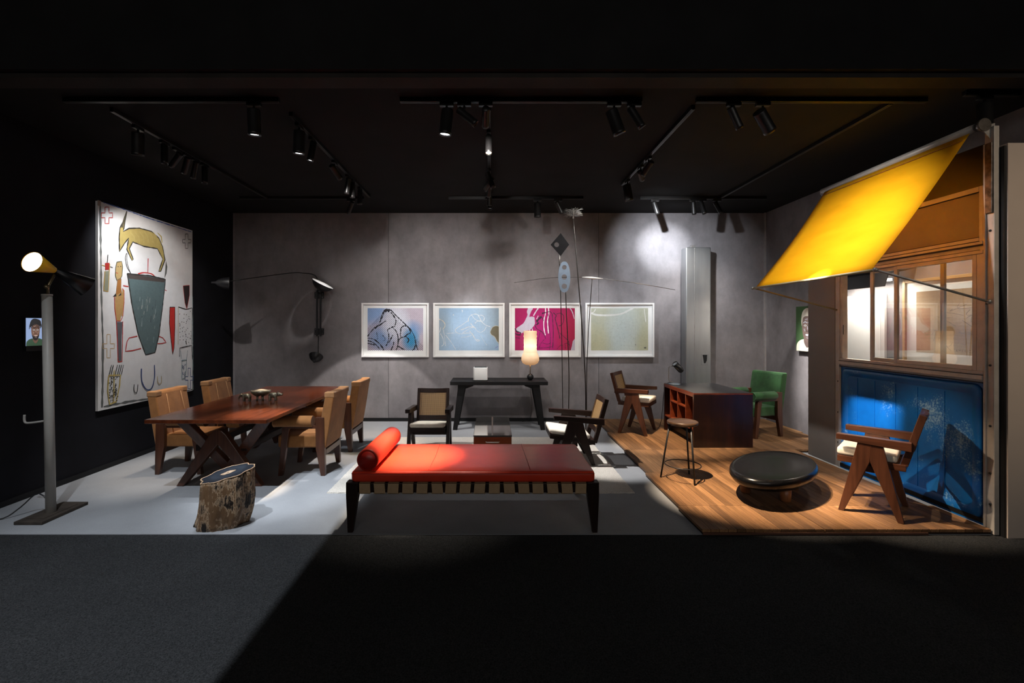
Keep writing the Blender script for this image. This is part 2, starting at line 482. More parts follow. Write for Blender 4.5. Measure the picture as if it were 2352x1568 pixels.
class Art:
    """flat paint on a plane: polygons and brush strokes with a colour per face"""

    def __init__(self, o, u, v, n): self.o, self.u, self.vv, self.n = map(Vector, (o, u, v, n)); self.V = []; self.F = []; self.C = []; self.k = 0

    def P(self, p, h): return self.o + self.u * p[0] + self.vv * p[1] + self.n * h

    def poly(self, pts, col, dots=0):
        self.k += 1; h = .0006 + .00004 * self.k; b = len(self.V)
        self.V += [self.P(p, h) for p in pts]; self.F.append(tuple(range(b, b + len(pts)))); self.C.append((*col, dots)); return self

    def stroke(self, pts, w, col, close=False, jit=.18, dots=0):
        self.k += 1; h = .0006 + .00004 * self.k
        if close: pts = list(pts) + [pts[0]]
        P = [Vector((p[0], p[1])) for p in pts]
        Q = []
        for i in range(len(P) - 1):
            L = (P[i + 1] - P[i]).length; n = max(1, int(L / (w * 2.5)))
            for k in range(n): Q.append(P[i].lerp(P[i + 1], k / n))
        Q.append(P[-1])
        b = len(self.V)
        for i, q in enumerate(Q):
            d = Q[min(i + 1, len(Q) - 1)] - Q[max(i - 1, 0)]
            if d.length < 1e-9: d = Vector((1, 0))
            d.normalize(); nn = Vector((-d.y, d.x)); ww = w * .5 * (1 + rnd.uniform(-jit, jit))
            self.V += [self.P(q + nn * ww, h), self.P(q - nn * ww, h)]
        for i in range(len(Q) - 1):
            a = b + 2 * i; self.F.append((a, a + 1, a + 3, a + 2)); self.C.append((*col, dots))
        return self

    def dot(self, p, r, col, n=6): return self.poly([(p[0] + r * math.cos(6.283 * k / n), p[1] + r * math.sin(6.283 * k / n)) for k in range(n)], col)

    def build(self, name, mat, parent):
        off = LOC.get(parent.name, Vector((0, 0, 0)))
        me = bpy.data.meshes.new(name); me.from_pydata([tuple(p - off) for p in self.V], [], self.F)
        ca = me.color_attributes.new('Col', 'FLOAT_COLOR', 'CORNER')
        i = 0
        for f, c in zip(self.F, self.C):
            for _ in f: ca.data[i].color = c; i += 1
        me.materials.append(mat)
        o = bpy.data.objects.new(name, me); COL.objects.link(o); o.parent = parent; LOC[o.name] = off; return o


def fl(px, py, z=0.0):
    """pixel of a point at height z -> world"""
    d = FPX * (EYE - z) / (py - VY); return Vector(((px - VX) * d / FPX, d, z))


def at(px, py, d): return Vector(((px - VX) * d / FPX, d, EYE - (py - VY) * d / FPX))


def smooth_path(pts, n=4):
    """Catmull-Rom"""
    P = [Vector(p) for p in pts]; P = [P[0]] + P + [P[-1]]; out = []
    for i in range(1, len(P) - 2):
        for k in range(n):
            t = k / n; a, b, c, d = P[i - 1], P[i], P[i + 1], P[i + 2]
            out.append(.5 * ((2 * b) + (c - a) * t + (2 * a - 5 * b + 4 * c - d) * t * t + (3 * b - a - 3 * c + d) * t ** 3))
    out.append(P[-2]); return out


# ------------------------------------------------------------------ room shell
XL, XR, YB, YF, ZC = -4.17, 4.40, 7.434, 3.42, 3.352
struct('floor', (-9, -5, -.06), (9, 3.42, -.004), M_dark_carpet)
struct('floor', (XL, YF, -.06), (XR + .5, YB + .1, 0), M_light_carpet)
struct('wall_left', (XL - .12, YF - .02, -.05), (XL, YB + .1, ZC + .3), M_blackwall)
struct('wall_back', (XL - .12, YB, -.05), (-1.671, YB + .1, ZC), M_conc)
struct('wall_back', (-1.665, YB, -.05), (1.716, YB + .1, ZC), M_conc)
struct('wall_back', (1.722, YB, -.05), (XR + .12, YB + .1, ZC), M_conc)
struct('wall_back', (XL, YB + .008, -.05), (XR, YB + .1, ZC + .01), M_trim)
struct('wall_right', (XR, 3.5, -.05), (XR + .1, YB, ZC), M_conc)
struct('trim_1', (XR - .025, YB - .03, 0), (XR + .001, YB + .001, ZC), plain('corner_strip', (.30, .28, .28), .6))
struct('ceiling', (XL - .3, YF - .02, ZC), (XR + 1.2, YB + .15, ZC + .1), M_ceil)
struct('trim_2', (-9, 3.266, 3.30), (9, 3.416, 3.6), M_beam)
struct('wall_front', (-9, 3.22, 3.335), (9, 3.27, 6.0), M_ceil)
struct('baseboard_back', (XL, YB - .012, 0), (1.7, YB + .001, .055), M_trim)
struct('baseboard_left', (XL - .001, YF, 0), (XL + .015, YB, .05), M_trim)
struct('trim_3', (XL, YB - .004, .05), (XL + .03, YB + .004, ZC - .005), plain('corner_edge', (.26, .24, .25), .7))
struct('wall_front_right', (3.757, 3.36, -.004), (5.6, 3.42, 2.875), M_taupe)
struct('trim_4', (3.742, 3.37, -.004), (3.756, 3.41, 2.86), M_trim)

# ------------------------------------------------------------------ wooden deck
deck = thing('wooden_deck', 'raised deck of brown hardwood planks under the desk, stool and stone table', 'deck', (2.8, 5.4, 0))
rows = [(3.412, 3.858, 1.555, 3.70), (3.862, 4.722, 1.57, 3.70), (4.726, 5.598, 1.60, 3.70), (5.602, 6.498, 1.625, 4.39), (6.502, 7.42, 1.66, 4.39)]
PW = .0648
for y0, y1, x0, x1 in rows:
    me = None; n = int((x1 - x0) / PW); L = y1 - y0
    for k in range(n):
        x = x0 + k * PW + (.004 if (k // 14) % 2 else 0)
        if x + PW > x1: break
        if me is None:
            m = MB()
            w2 = PW - .0035; prof = [(0, .018), (0, .0395), (.0015, .0405)]
            g = 6
            for q in range(g):
                a = .0015 + (w2 - .003) * q / g; b2 = .0015 + (w2 - .003) * (q + 1) / g
                if y0 < 3.8 or q == 0 or True:
                    prof += [(a + .001, .0405), (b2 - .0034, .0405), (b2 - .0030, .0372), (b2 - .0004, .0372)]
            prof += [(w2, .0395), (w2, .018)]
            m.prism(prof, 0, L, 'y')
            p = m.build('plank', M_plank, None); me = p.data
        else:
            p = bpy.data.objects.new('plank', me); COL.objects.link(p)
        p.parent = deck; p.location = Vector((x, y0, 0)) - LOC[deck.name]
    bx = x0 + .02
    MB().box((x0 + .004, y0 + .01, .001), (x1 - .002, y1 - .004, .017)).build('batten_frame', M_dteak_x, deck)
box('edge_board', (1.557, 3.404, .001), (3.22, 3.411, .0165), wood('deck_edge', (.05, .02, .012), (.12, .05, .03), 'x', .6), deck)

# ------------------------------------------------------------------ cream rug
rg = MB(); nn = 90
ring0 = []; ring1 = []
def rug_edge(z, inset):
    pts = []
    x0, x1, y0, y1 = -1.52, 1.315, 4.245, 6.34
    for k in range(nn): pts.append(Vector((x0 + (x1 - x0) * k / nn, y0 + rnd.uniform(-.006, .006) + inset, z)))
    for k in range(nn): pts.append(Vector((x1 - inset + rnd.uniform(-.004, .004), y0 + (y1 - y0) * k / nn, z)))
    for k in range(nn): pts.append(Vector((x1 - (x1 - x0) * k / nn, y1 - inset + rnd.uniform(-.004, .004), z)))
    for k in range(nn): pts.append(Vector((x0 + inset + rnd.uniform(-.004, .004), y1 - (y1 - y0) * k / nn, z)))
    return pts
rg.loft([rug_edge(.0005, 0), rug_edge(.012, .006)], True, False)
prop(rg.build('rug', M_rug, origin=(-.1, 5.3, 0)), 'cream wool rug lying on the grey carpet under the daybed and coffee table', 'rug')

# ------------------------------------------------------------------ red daybed
db = thing('daybed', 'low daybed with glossy red leather mattress and bolster on webbed wooden frame', 'daybed', (-.14, 3.86, 0))
dx0, dx1, dy0, dy1 = -1.09, .80, 3.44, 4.29
for sx in (0, 1):
    for sy in (0, 1):
        xo = dx0 if sx == 0 else dx1; s = 1 if sx == 0 else -1
        yo = dy0 if sy == 0 else dy1; t = 1 if sy == 0 else -1; zf = 0.0 if sy == 0 else .0128
        m = MB(); rgs = []
        for z, wx, wy, ox in ((zf, .038, .04, .012), (.27, .086, .07, .0), (.375, .092, .075, 0)):
            xa = xo + s * ox; xb = xa + s * wx; ya = yo + t * .002; yb = ya + t * wy
            rgs.append([Vector(p) for p in ((xa, ya, z), (xb, ya, z), (xb, yb, z), (xa, yb, z))])
        m.loft(rgs, True, False); m.build('leg', M_dteak_z, db, .004)
box('rail', (dx0 + .09, dy0 + .012, .296), (dx1 - .09, dy0 + .055, .366), M_dteak_x, db, .004)
box('rail', (dx0 + .09, dy1 - .055, .296), (dx1 - .09, dy1 - .012, .366), M_dteak_x, db, .004)
box('end_rail', (dx0 + .015, dy0 + .07, .296), (dx0 + .06, dy1 - .07, .366), M_dteak_y, db, .004)
box('end_rail', (dx1 - .06, dy0 + .07, .296), (dx1 - .015, dy1 - .07, .366), M_dteak_y, db, .004)
for k in range(16):
    x = dx0 + .098 + k * .1078; sk = rnd.uniform(-.008, .008)
    m = MB()
    for ya, yb in ((dy0 + .006, dy0 + .011), (dy1 - .011, dy1 - .006)):
        m.prism([(x + sk, .290), (x + .081 + sk, .290), (x + .081, .370), (x, .370)], ya, yb, 'y')
    m.box((x, dy0 + .006, .3665), (x + .081, dy1 - .006, .3705))
    m.box((x, dy0 + .006, .289), (x + .081, dy0 + .058, .293))
    m.build('webbing_strap', M_strap, db)
mt = cushion((-1.058, 3.452, .371), (.775, 4.275, .452), .022, .035, .004).build('mattress', M_red, db)
for x in (-.48, .27):
    m = MB(); m.tube([(x + (.02 if x > 0 else 0), 3.50, .4535), (x + .01, 3.85, .4568), (x, 4.25, .4535)], .0022, 6); m.build('seam', M_red_side, mt)
m = MB(); pth = [(-1.05, 3.452, .438), (.765, 3.452, .438)]
m.tube(pth, .0035, 6); m.build('piping', M_red_side, mt)
bl = MB().lathe([(.001, 0), (.07, 0), (.079, .006), (.082, .018), (.083, .4), (.082, .76), (.079, .772), (.07, .778), (.001, .778)], (-.936, 3.47, .534), (0.026, 1, 0), 36).build('bolster', M_red, db)
MB().lathe([(.0785, -.002), (.0815, .002), (.0785, .006)], (-.936, 3.47, .534), (0.026, 1, 0), 36).build('bolster_piping', M_red_side, bl)
MB().lathe([(.0005, -.0015), (.072, -.0015), (.072, .002)], (-.936, 3.47, .534), (0.026, 1, 0), 36).build('bolster_end', M_red_side, bl)

# ------------------------------------------------------------------ dining table
dt = thing('dining_table', 'long rosewood dining table on crossed V legs, bronze bowl on it', 'table', (-2.52, 5.14, 0))
MB().box((-3.046, 4.04, .684), (-1.975, 6.253, .72)).build('tabletop', M_rose, dt, .004)
MB().box((-2.60, 4.3, .655), (-2.50, 6.0, .684)).build('top_rail', M_dteak_y, dt, .003)


def board(mb, a, b, wa, wb, th, nrm):
    """flat board from a to b, width wa -> wb in the plane, thickness th along nrm"""
    a, b, nrm = Vector(a), Vector(b), Vector(nrm).normalized(); d = (b - a).normalized(); s = d.cross(nrm).normalized()
    q = []
    for p, w_ in ((a, wa), (b, wb)):
        q.append([p + s * w_ / 2 + nrm * th / 2, p - s * w_ / 2 + nrm * th / 2, p - s * w_ / 2 - nrm * th / 2, p + s * w_ / 2 - nrm * th / 2])
    return mb.loft(q, True, False)


for end in (0, 1):
    Y = (lambda y: y) if end == 0 else (lambda y: 10.293 - y)
    # inverted V: two legs with rounded apex
    for s, fx in ((-1, -3.0), (1, -2.245)):
        m = MB()
        p = [(fx - .032, 0), (fx + .032, 0)]
        cx = -2.635
        pl = [(fx - s * .0 + s * .035, 0), (fx - s * .033, 0), (cx - 0 * s, .40), (cx, .545), (cx + s * .035, .535), (cx + s * .075, .50)]
        vs = []
        for px_, pz in pl:
            vs.append((px_, pz))
        m.prism(vs, Y(4.43), Y(4.50), 'y'); m.build('leg', M_teak_z, dt, .006)
    # upright V arms leaning outwards to the top
    for s, tx in ((-1, -2.99), (1, -2.13)):
        m = MB(); board(m, (-2.62 + s * .0, Y(4.62), .12), (tx, Y(4.40), .684), .10, .10, .06, (0, 1, .4 if end == 0 else -.4)); m.build('v_arm', M_teak_z, dt, .006)
for x in (-2.86, -2.42):
    MB().box((x - .03, 4.50, .32), (x + .03, 5.79, .385)).build('stretcher', M_dteak_y, dt, .004)

# bronze bowl carried by small animals
bw = thing('animal_bowl', 'bronze bowl carried by a little elephant and rhinoceros on the dining table', 'bowl', (-2.52, 5.1, .72))
bx, by = -2.555, 5.10
sq = lambda p: Vector((bx + (p.x - bx) * 1.0, by + (p.y - by) * .85, p.z + .003 * math.sin(math.atan2(p.y - by, p.x - bx) * 4)))
MB().lathe([(.03, .768), (.07, .775), (.10, .80), (.108, .825), (.10, .826)], (bx, by, 0), n=32, squash=sq).build('bowl', M_bronze, bw)
MB().lathe([(.102, .827), (.07, .806), (.001, .797)], (bx, by, 0), n=32, squash=sq).build('bowl_lining', M_bowl_in, bw)


def beast(mb, x, y, s, sg, rhino):
    z = .7225
    mb.ball((x, y, z + .052 * s), (.045 * s, .026 * s, .028 * s))
    for dx in (-.028, .028):
        for dy in (-.014, .014):
            mb.tube([(x + dx * s, y + dy * s, z + .045 * s), (x + dx * s, y + dy * s, z + .001)], [.011 * s, .009 * s], 8)
    hx = x + sg * .055 * s
    mb.ball((hx, y, z + .058 * s), (.022 * s, .018 * s, .02 * s))
    if rhino:
        mb.ball((hx + sg * .022 * s, y, z + .055 * s), (.02 * s, .012 * s, .012 * s))
        mb.tube([(hx + sg * .036 * s, y, z + .06 * s), (hx + sg * .045 * s, y, z + .088 * s)], [.006 * s, .002], 6)
        mb.tube([(hx + sg * .022 * s, y, z + .065 * s), (hx + sg * .025 * s, y, z + .078 * s)], [.005 * s, .002], 6)
        for dy in (-.011, .011): mb.ball((hx - sg * .008 * s, y + dy * s, z + .082 * s), (.005 * s, .003 * s, .009 * s), 8, 6)
    else:
        mb.tube([(hx + sg * .012 * s, y, z + .058 * s), (hx + sg * .028 * s, y, z + .04 * s), (hx + sg * .03 * s, y, z + .015 * s), (hx + sg * .022 * s, y, z + .004 * s)], [.011 * s, .008 * s, .006 * s, .004 * s], 8)
        for dy in (-.018, .018):
            mb.ball((hx - sg * .012 * s, y + dy * s, z + .058 * s), (.014 * s, .004 * s, .018 * s), 8, 6)
            mb.tube([(hx + sg * .012 * s, y + dy * .5 * s, z + .048 * s), (hx + sg * .026 * s, y + dy * .55 * s, z + .034 * s)], [.004 * s, .002], 6)
    return mb


beast(MB(), -2.665, 5.02, 1.05, -1, False).build('elephant', M_bronze, bw, remesh=.0035)
beast(MB(), -2.405, 5.07, 1.12, 1, True).build('rhinoceros', M_bronze, bw, remesh=.0035)
m = MB()
for dx, dy in ((-.02, -.03), (.03, -.02), (0, .04)): m.tube([(bx + dx, by + dy, .772), (bx + dx * 1.2, by + dy * 1.2, .7205)], [.014, .010], 8)
m.build('bowl_foot', M_bronze, bw)


# ------------------------------------------------------------------ upholstered armchairs (front is local -Y)
def senate(name, label, fabric, edge, loc, rz, group, seams=True):
    t = thing(name, label, 'chair', loc, rz, group, world=False)
    for s in (-1, 1):
        x0, x1 = (s * .255, s * .21)
        MB().prism([(-.247, 0), (-.203, 0), (-.13, .49), (-.205, .49)], x0, x1, 'x').build('leg', M_teak_z, t, .004)
        MB().prism([(.192, 0), (.236, 0), (.225, .60), (.135, .60), (.14, .28)], x0, x1, 'x').build('leg', M_teak_z, t, .004)
        ar = MB().box((min(x0, x1), -.19, .485), (max(x0, x1), .14, .515)).build('arm_rail', M_teak_y, t, .003)
        m = MB(); rgs = []
        for y in (-.285, -.278, .10, .107):
            e = .94 if y in (-.285, .107) else 1
            rgs.append([Vector((s * .235 + .062 * e * math.cos(a) * (1.0), y, .558 + .058 * e * math.sin(a))) for a in [2 * math.pi * k / 20 for k in range(20)]])
        m.loft(rgs, True, True); ap = m.build('arm_pad', fabric, t)
        m = MB()
        rr_ = [Vector((s * .235 + .062 * math.cos(a), -.286, .558 + .058 * math.sin(a))) for a in [2 * math.pi * k / 20 for k in range(21)]]
        m.tube(rr_, .004, 6); m.build('arm_pad_piping', edge, ap)
    cushion((-.208, -.275, .275), (.208, .19, .405), .022, .03, .012).build('seat', fabric, t)
    MB().box((-.21, .198, .205), (.21, .232, .262)).build('back_rail', M_teak_z, t, .003)
    # backrest: leaning slab with a puffed front panel
    m = MB(); rgs = []
    for z, yf, yr in ((.275, .150, .232), (.30, .145, .24), (.55, .185, .283), (.83, .232, .326), (.856, .245, .326)):
        hw = .245 if .28 < z < .84 else .24
        rgs.append([Vector(p) for p in ((-hw, yf, z), (0, yf - .006, z), (hw, yf, z), (hw, yr, z), (0, yr + .003, z), (-hw, yr, z))])
    m.loft(rgs, True, False); bk = m.build('backrest', fabric, t, .012, 3)
    for s in (-1, 1) if seams else ():
        m = MB(); m.tube([(s * .12, .131, .40), (s * .12, .168, .6), (s * .11, .214, .82)], .004, 6); m.build('back_seam', edge, bk)
        m = MB(); m.box((s * .205 - .043, .224, .80), (s * .205 + .043, .328, .859)); m.build('corner_patch', edge, bk, .012, 3)
    return t


sc = senate('upholstered_armchair', 'tan suede armchair nearest the red daybed, back turned to the aisle', M_suede, M_suede_edge, (-1.95, 4.99, 0), R(-90), 'tan armchairs around the dining table')
copy_tree(sc, (-1.94, 5.87, 0), R(-90), 'tan suede armchair at the far right end of the dining table')
copy_tree(sc, (-3.255, 5.03, 0), R(90), 'tan suede armchair at the near left end of the table, under the painting')
copy_tree(sc, (-3.25, 5.90, 0), R(90), 'tan suede armchair at the far left of the table, near the wall corner')
senate('upholstered_armchair', 'green velvet armchair in the corner behind the desk', M_green, plain('green_piping', (.04, .12, .04), .8), (3.64, 6.42, .0405), R(-72), None, False)


# ------------------------------------------------------------------ cane armchairs (front is local -Y)
def cane_chair(name, label, P, wz, wy, wx, loc, rz, group):
    t = thing(name, label, 'chair', loc, rz, group, world=False)
    za = P['za']; f = P['foot']; a0, a1 = P['arm_y']; z0, z1 = P['arm_z']
    for s in (-1, 1):
        x0, x1 = s * .212, s * .252
        MB().prism([(-f - .018, 0), (-f + .02, 0), (-.002, za - .16), (.012, za), (-.075, za)], x0, x1, 'x').build('leg', wz, t, .003)
        MB().prism([(f - .02, 0), (f + .018, 0), (.075, za), (-.012, za), (.002, za - .16)], x0 * .998, x1 * .996, 'x').build('leg', wz, t, .003)
        MB().prism([(a0, z0), (a1, z1), (a1, z1 - .068), (a0, z0 - .045)], s * .206, s * .262, 'x').build('armrest', wy, t, .004)
    (sy0, sz0), (sy1, sz1) = P['seat']
    m = MB()
    for s in (-1, 1): m.prism([(sy0, sz0), (sy1, sz1), (sy1, sz1 - .05), (sy0, sz0 - .05)], s * .166, s * .209, 'x')
    m.prism([(sy0, sz0), (sy0 + .04, sz0 - .001), (sy0 + .04, sz0 - .05), (sy0, sz0 - .05)], -.17, .17, 'x')
    m.prism([(sy1 - .04, sz1), (sy1, sz1), (sy1, sz1 - .05), (sy1 - .04, sz1 - .05)], -.17, .17, 'x')
    m.build('seat_frame', wy, t, .003)
    MB().prism([(sy0 + .03, sz0 - .015), (sy1 - .03, sz1 - .015), (sy1 - .03, sz1 - .02), (sy0 + .03, sz0 - .02)], -.168, .168, 'x').build('seat_cane', M_cane, t)
    zc = (sz0 + sz1) / 2 - .075
    MB().box((-.214, -.03, zc - .025), (.214, .03, zc + .025)).build('stretcher', wx, t, .003)
    # cushion follows the seat slope
    L = sy1 - sy0; m = cushion((-.205, sy0 - .005, 0), (.205, sy1 - .05, P['cush']), .02, .03, .012)
    for v in m.v: v.z += sz0 + (sz1 - sz0) * (v.y - sy0) / L + .001
    m.build('cushion', M_white_cush, t)
    (by0, bz0), (by1, bz1) = P['back']
    dy, dz = by1 - by0, bz1 - bz0; ln = math.hypot(dy, dz); ny, nz = dz / ln, -dy / ln     # normal to the rear
    Q = lambda u, n: (by0 + dy * u + ny * n, bz0 + dz * u + nz * n)
    for s in (-1, 1):
        MB().prism([Q(P['bu0'], 0), Q(1, 0), Q(1, .045), Q(P['bu0'], .045)], s * .168, s * .205, 'x').build('back_post', wz, t, .004)
    m = MB()

    def rail(u0, u1):
        rgs = []
        for k in range(9):
            x = -.17 + .34 * k / 8; c = .022 * (1 - (x / .17) ** 2)
            rgs.append([Vector((x, *Q(u, n + c))) for u, n in ((u0, 0), (u1, 0), (u1, .03), (u0, .03))])
        m.loft(rgs, True, False)
    rail(.88, 1.0); m.build('back_rail', wx, t, .004)
    m = MB(); rail(P['bl'], P['bl'] + .12); m.build('back_rail', wx, t, .004)
    m = MB(); rgs = []
    for k in range(9):
        x = -.17 + .34 * k / 8; c = .022 * (1 - (x / .17) ** 2)
        rgs.append([Vector((x, *Q(u, .004 + c))) for u in (P['bl'] + .1, .5, .9)])
    m.loft(rgs, False, True, False); m.build('cane_panel', M_cane, t)
    m = MB(); m.prism([Q(P['bl'] + .12, -.0015), Q(.88, -.0015), Q(.88, .002), Q(P['bl'] + .12, .002)], -.169, -.158, 'x'); m.prism([Q(P['bl'] + .12, -.0015), Q(.88, -.0015), Q(.88, .002), Q(P['bl'] + .12, .002)], .158, .169, 'x')
    m.build('cane_border', wood('cane_border_peg', (.10, .05, .02), (.22, .12, .05), 'z', .5), t)
    return t


OFF = dict(za=.585, foot=.185, arm_y=(-.215, .245), arm_z=(.625, .622), seat=((-.215, .44), (.21, .438)), cush=.062, back=((.175, .43), (.285, .835)), bu0=.02, bl=.26)
EASY = dict(za=.49, foot=.20, arm_y=(-.235, .315), arm_z=(.543, .507), seat=((-.275, .335), (.225, .262)), cush=.055, back=((.205, .25), (.335, .72)), bu0=-.02, bl=.17)
cane_chair('office_cane_chair', 'teak cane armchair with cream cushion in front of the blue panel', OFF, M_teak_z, M_teak_y, M_teak_z, (3.152, 3.81, .0405), R(-135), 'teak cane armchairs on the deck')
cane_chair('office_cane_chair', 'teak cane armchair on the deck left of the desk', OFF, M_teak_z, M_teak_y, M_teak_z, (2.065, 6.563, .0405), R(56.8), 'teak cane armchairs on the deck')
ez = cane_chair('easy_cane_chair', 'low dark cane armchair facing us, left of the coffee table', EASY, M_dteak_z, M_dteak_y, M_dteak_x, (-.76, 5.66, .0125), R(0), 'low dark cane armchairs on the rug')
copy_tree(ez, (.915, 5.30, .0125), R(-90), 'low dark cane armchair seen from the side, right of the coffee table')

# ------------------------------------------------------------------ coffee table with drawer
ct = thing('coffee_table', 'narrow coffee table with mirror-gloss dark top and red wood drawer front', 'table', (0, 5.29, .012))
x0, x1, y0, y1 = -.195, .208, 4.80, 5.777
MB().box((x0 + .012, y0 + .01, .19), (x1 - .012, y1 - .01, .385)).build('body', M_desk_red, ct, .003)
MB().box((x0, y0 + .004, .385), (x1, y1, .40)).build('gloss_top', M_mirrorlac, ct, .002)
MB().box((-.004, y0 + .006, .4001), (.012, y1 - .002, .4006)).build('inlay_strip', M_strip, ct)
dr = MB().box((x0 + .004, y0 - .004, .20), (x1 - .004, y0 + .01, .384)).build('drawer', wood('drawer_red_wood_lit', (.14, .03, .01), (.36, .085, .026), 'x', .3, 6), ct, .003)  # red wood brightened in colour, standing in for light on the drawer front
MB().tube([(-.062, y0 - .003, .335), (-.055, y0 - .024, .335), (.068, y0 - .024, .335), (.075, y0 - .003, .335)], .006, 8).build('handle', M_white, dr)
for xx in (x0 + .03, x1 - .03):
    for yy in (y0 + .04, y1 - .04):
        MB().tube([(xx, yy, .012), (xx, yy, .19)], [.014, .02], 10).build('leg', M_dteak_z, ct)

# ------------------------------------------------------------------ console table
cs = thing('console_table', 'black wooden console table with splayed legs against the back wall', 'table', (.1, 7.0, 0))
MB().box((-.614, 6.75, .668), (.821, 7.27, .72)).build('tabletop', M_black_wood, cs, .004)
for s, xt, xf in ((-1, -.455, -.545), (1, .66, .752)):
    for yy in (6.80, 7.15):
        m = MB(); rgs = []
        for z, cx, w_ in ((0, xf, .065), (.62, xt - s * .004, .105), (.668, xt - s * .01, .115)):
            rgs.append([Vector(p) for p in ((cx - w_ / 2, yy, z), (cx + w_ / 2, yy, z), (cx + w_ / 2, yy + .06, z), (cx - w_ / 2, yy + .06, z))])
        m.loft(rgs, True, False); m.build('leg', M_black_wood, cs, .004)
        MB().prism([(xt - s * .04, .667), (xt - s * .19, .667), (xt - s * .175, .648), (xt - s * .04, .60)], yy + .005, yy + .05, 'y').build('corner_brace', M_black_wood, cs, .002)
    MB().box((xt - .04, 6.86, .60), (xt + .04, 7.15, .65)).build('cross_rail', M_black_wood, cs, .002)

# white cube on the console
cb = thing('white_cube_speaker', 'small white cube appliance with dark top vent on the black console', 'speaker', (-.17, 6.93, .72))
cushion((-.277, 6.82, .728), (-.063, 7.03, .918), .012, .03).build('body', M_white, cb)
MB().box((-.262, 6.835, .917), (-.078, 7.015, .9215)).build('top_vent', M_screen_dark, cb, .01)
MB().box((-.262, 6.835, .7202), (-.078, 7.015, .729)).build('foot', M_screen_dark, cb)

# paper lamp on the console
pl = thing('paper_table_lamp', 'glowing paper lamp with black ball base on the console', 'lamp', (.578, 6.97, .72))
lx, ly = .578, 6.97
MB().ball((lx, ly, .766), .05, 20, 12).build('ball_base', M_black, pl)
MB().tube([(lx, ly, .80), (lx, ly, .96)], .0065, 10).build('stem', M_brass, pl)


def paper_mat():
    m, nt, b = nodes('washi_paper')
    tc = nt.nodes.new('ShaderNodeTexCoord'); sp = nt.nodes.new('ShaderNodeSeparateXYZ'); nt.links.new(tc.outputs['Object'], sp.inputs[0])
    st = ramp(nt, sp.outputs['Z'], [(.20, (.50, .23, .085)), (.38, (.72, .38, .16)), (.44, (1.0, .72, .42)), (.52, (1.5, 1.2, .85)), (.60, (1.1, .72, .40)), (.68, (.62, .34, .14)), (.74, (.52, .28, .11))])
    wv = N(nt, 'ShaderNodeTexWave', Scale=34.0); wv.bands_direction = 'Z'
    nt.links.new(tc.outputs['Object'], wv.inputs['Vector'])
    nt.links.new(st, b.inputs['Emission Color']); b.inputs['Base Color'].default_value = (.7, .6, .45, 1)
    ms = N(nt, 'ShaderNodeMath', operation='MULTIPLY_ADD'); ms.inputs[1].default_value = .35; ms.inputs[2].default_value = .50
    nt.links.new(wv.outputs['Fac'], ms.inputs[0]); nt.links.new(ms.outputs[0], b.inputs['Emission Strength'])
    return m


prof = [(.03, .945), (.07, .95), (.115, .975), (.135, 1.02), (.134, 1.06), (.118, 1.105), (.102, 1.135)]
for k in range(13):
    z = 1.14 + .32 * k / 12; prof.append((.100 + (.003 if k % 2 else -.002) + (.004 if k in (0, 6, 9) else 0) - .004 * math.sin(k / 12 * 3), z))
MB().lathe(prof, (lx, ly, 0), n=32).build('paper_shade', paper_mat(), pl)
b = bpy.data.lights.new('bulb', 'POINT'); b.energy = 2.5; b.color = (1, .72, .45); b.shadow_soft_size = .05
bo = bpy.data.objects.new('bulb', b); COL.objects.link(bo); bo.parent = pl; bo.location = (0, 0, .55)
MB().tube(smooth_path([(lx + .03, ly + .05, .722), (lx + .04, 7.26, .73), (lx + .045, 7.285, .70), (lx + .03, 7.29, .5), (lx + .06, 7.32, .3), (lx + .02, 7.36, .05), (lx - .1, 7.38, .006)]), .003, 6).build('cord', M_black, pl)

# ------------------------------------------------------------------ desk
dk = thing('desk', 'rosewood desk with black top and pigeonhole shelves on its left side', 'desk', (2.85, 6.17, .0405))
X0, X1, Y0, Y1, ZB, ZT = 2.483, 3.21, 5.676, 6.67, .0405, .711
MB().box((X0, Y0, ZB), (X1, Y0 + .035, ZT - .02)).build('end_panel', M_desk, dk, .002)
MB().box((X0, Y1 - .035, ZB), (X1, Y1, ZT - .02)).build('end_panel', M_desk, dk, .002)
MB().box((X0 + .24, Y0 + .035, .24), (X0 + .262, Y1 - .035, ZT - .02)).build('back_panel', M_desk, dk)
MB().box((X1 - .05, Y0 + .035, .45), (X1 - .02, Y1 - .035, ZT - .02)).build('drawer_front', M_desk, dk)
MB().box((X0, Y0, ZT - .02), (X1, Y1, ZT - .004)).build('top_board', M_desk_red, dk, .002)
MB().box((X0 + .006, Y0 + .006, ZT - .004), (X1 - .006, Y1 - .006, ZT)).build('black_leather_top', plain('black_leather', (.016, .016, .018), .32, var=.15), dk, .001)
MB().box((X0, Y0 + .035, ZT - .05), (X0 + .025, Y1 - .035, ZT - .02)).build('shelf_rail', M_desk_red, dk)
MB().box((X0 + .004, Y0 + .035, .245), (X0 + .24, Y1 - .035, .265)).build('bottom_shelf', M_desk_red, dk, .001)
for yy in (5.931, 6.188, 6.443):
    MB().box((X0 + .004, yy - .01, .265), (X0 + .24, yy + .01, ZT - .02)).build('divider', M_desk_red, dk, .001)
for ya, yb in ((5.941, 6.178), (6.198, 6.433)):
    MB().box((X0 + .006, ya, .488), (X0 + .24, yb, .505)).build('shelf', M_desk_red, dk, .001)
MB().box((X0 + .1, Y0 + .035, ZB + .02), (X0 + .14, Y1 - .035, ZB + .10)).build('foot_rail', M_desk, dk, .002)

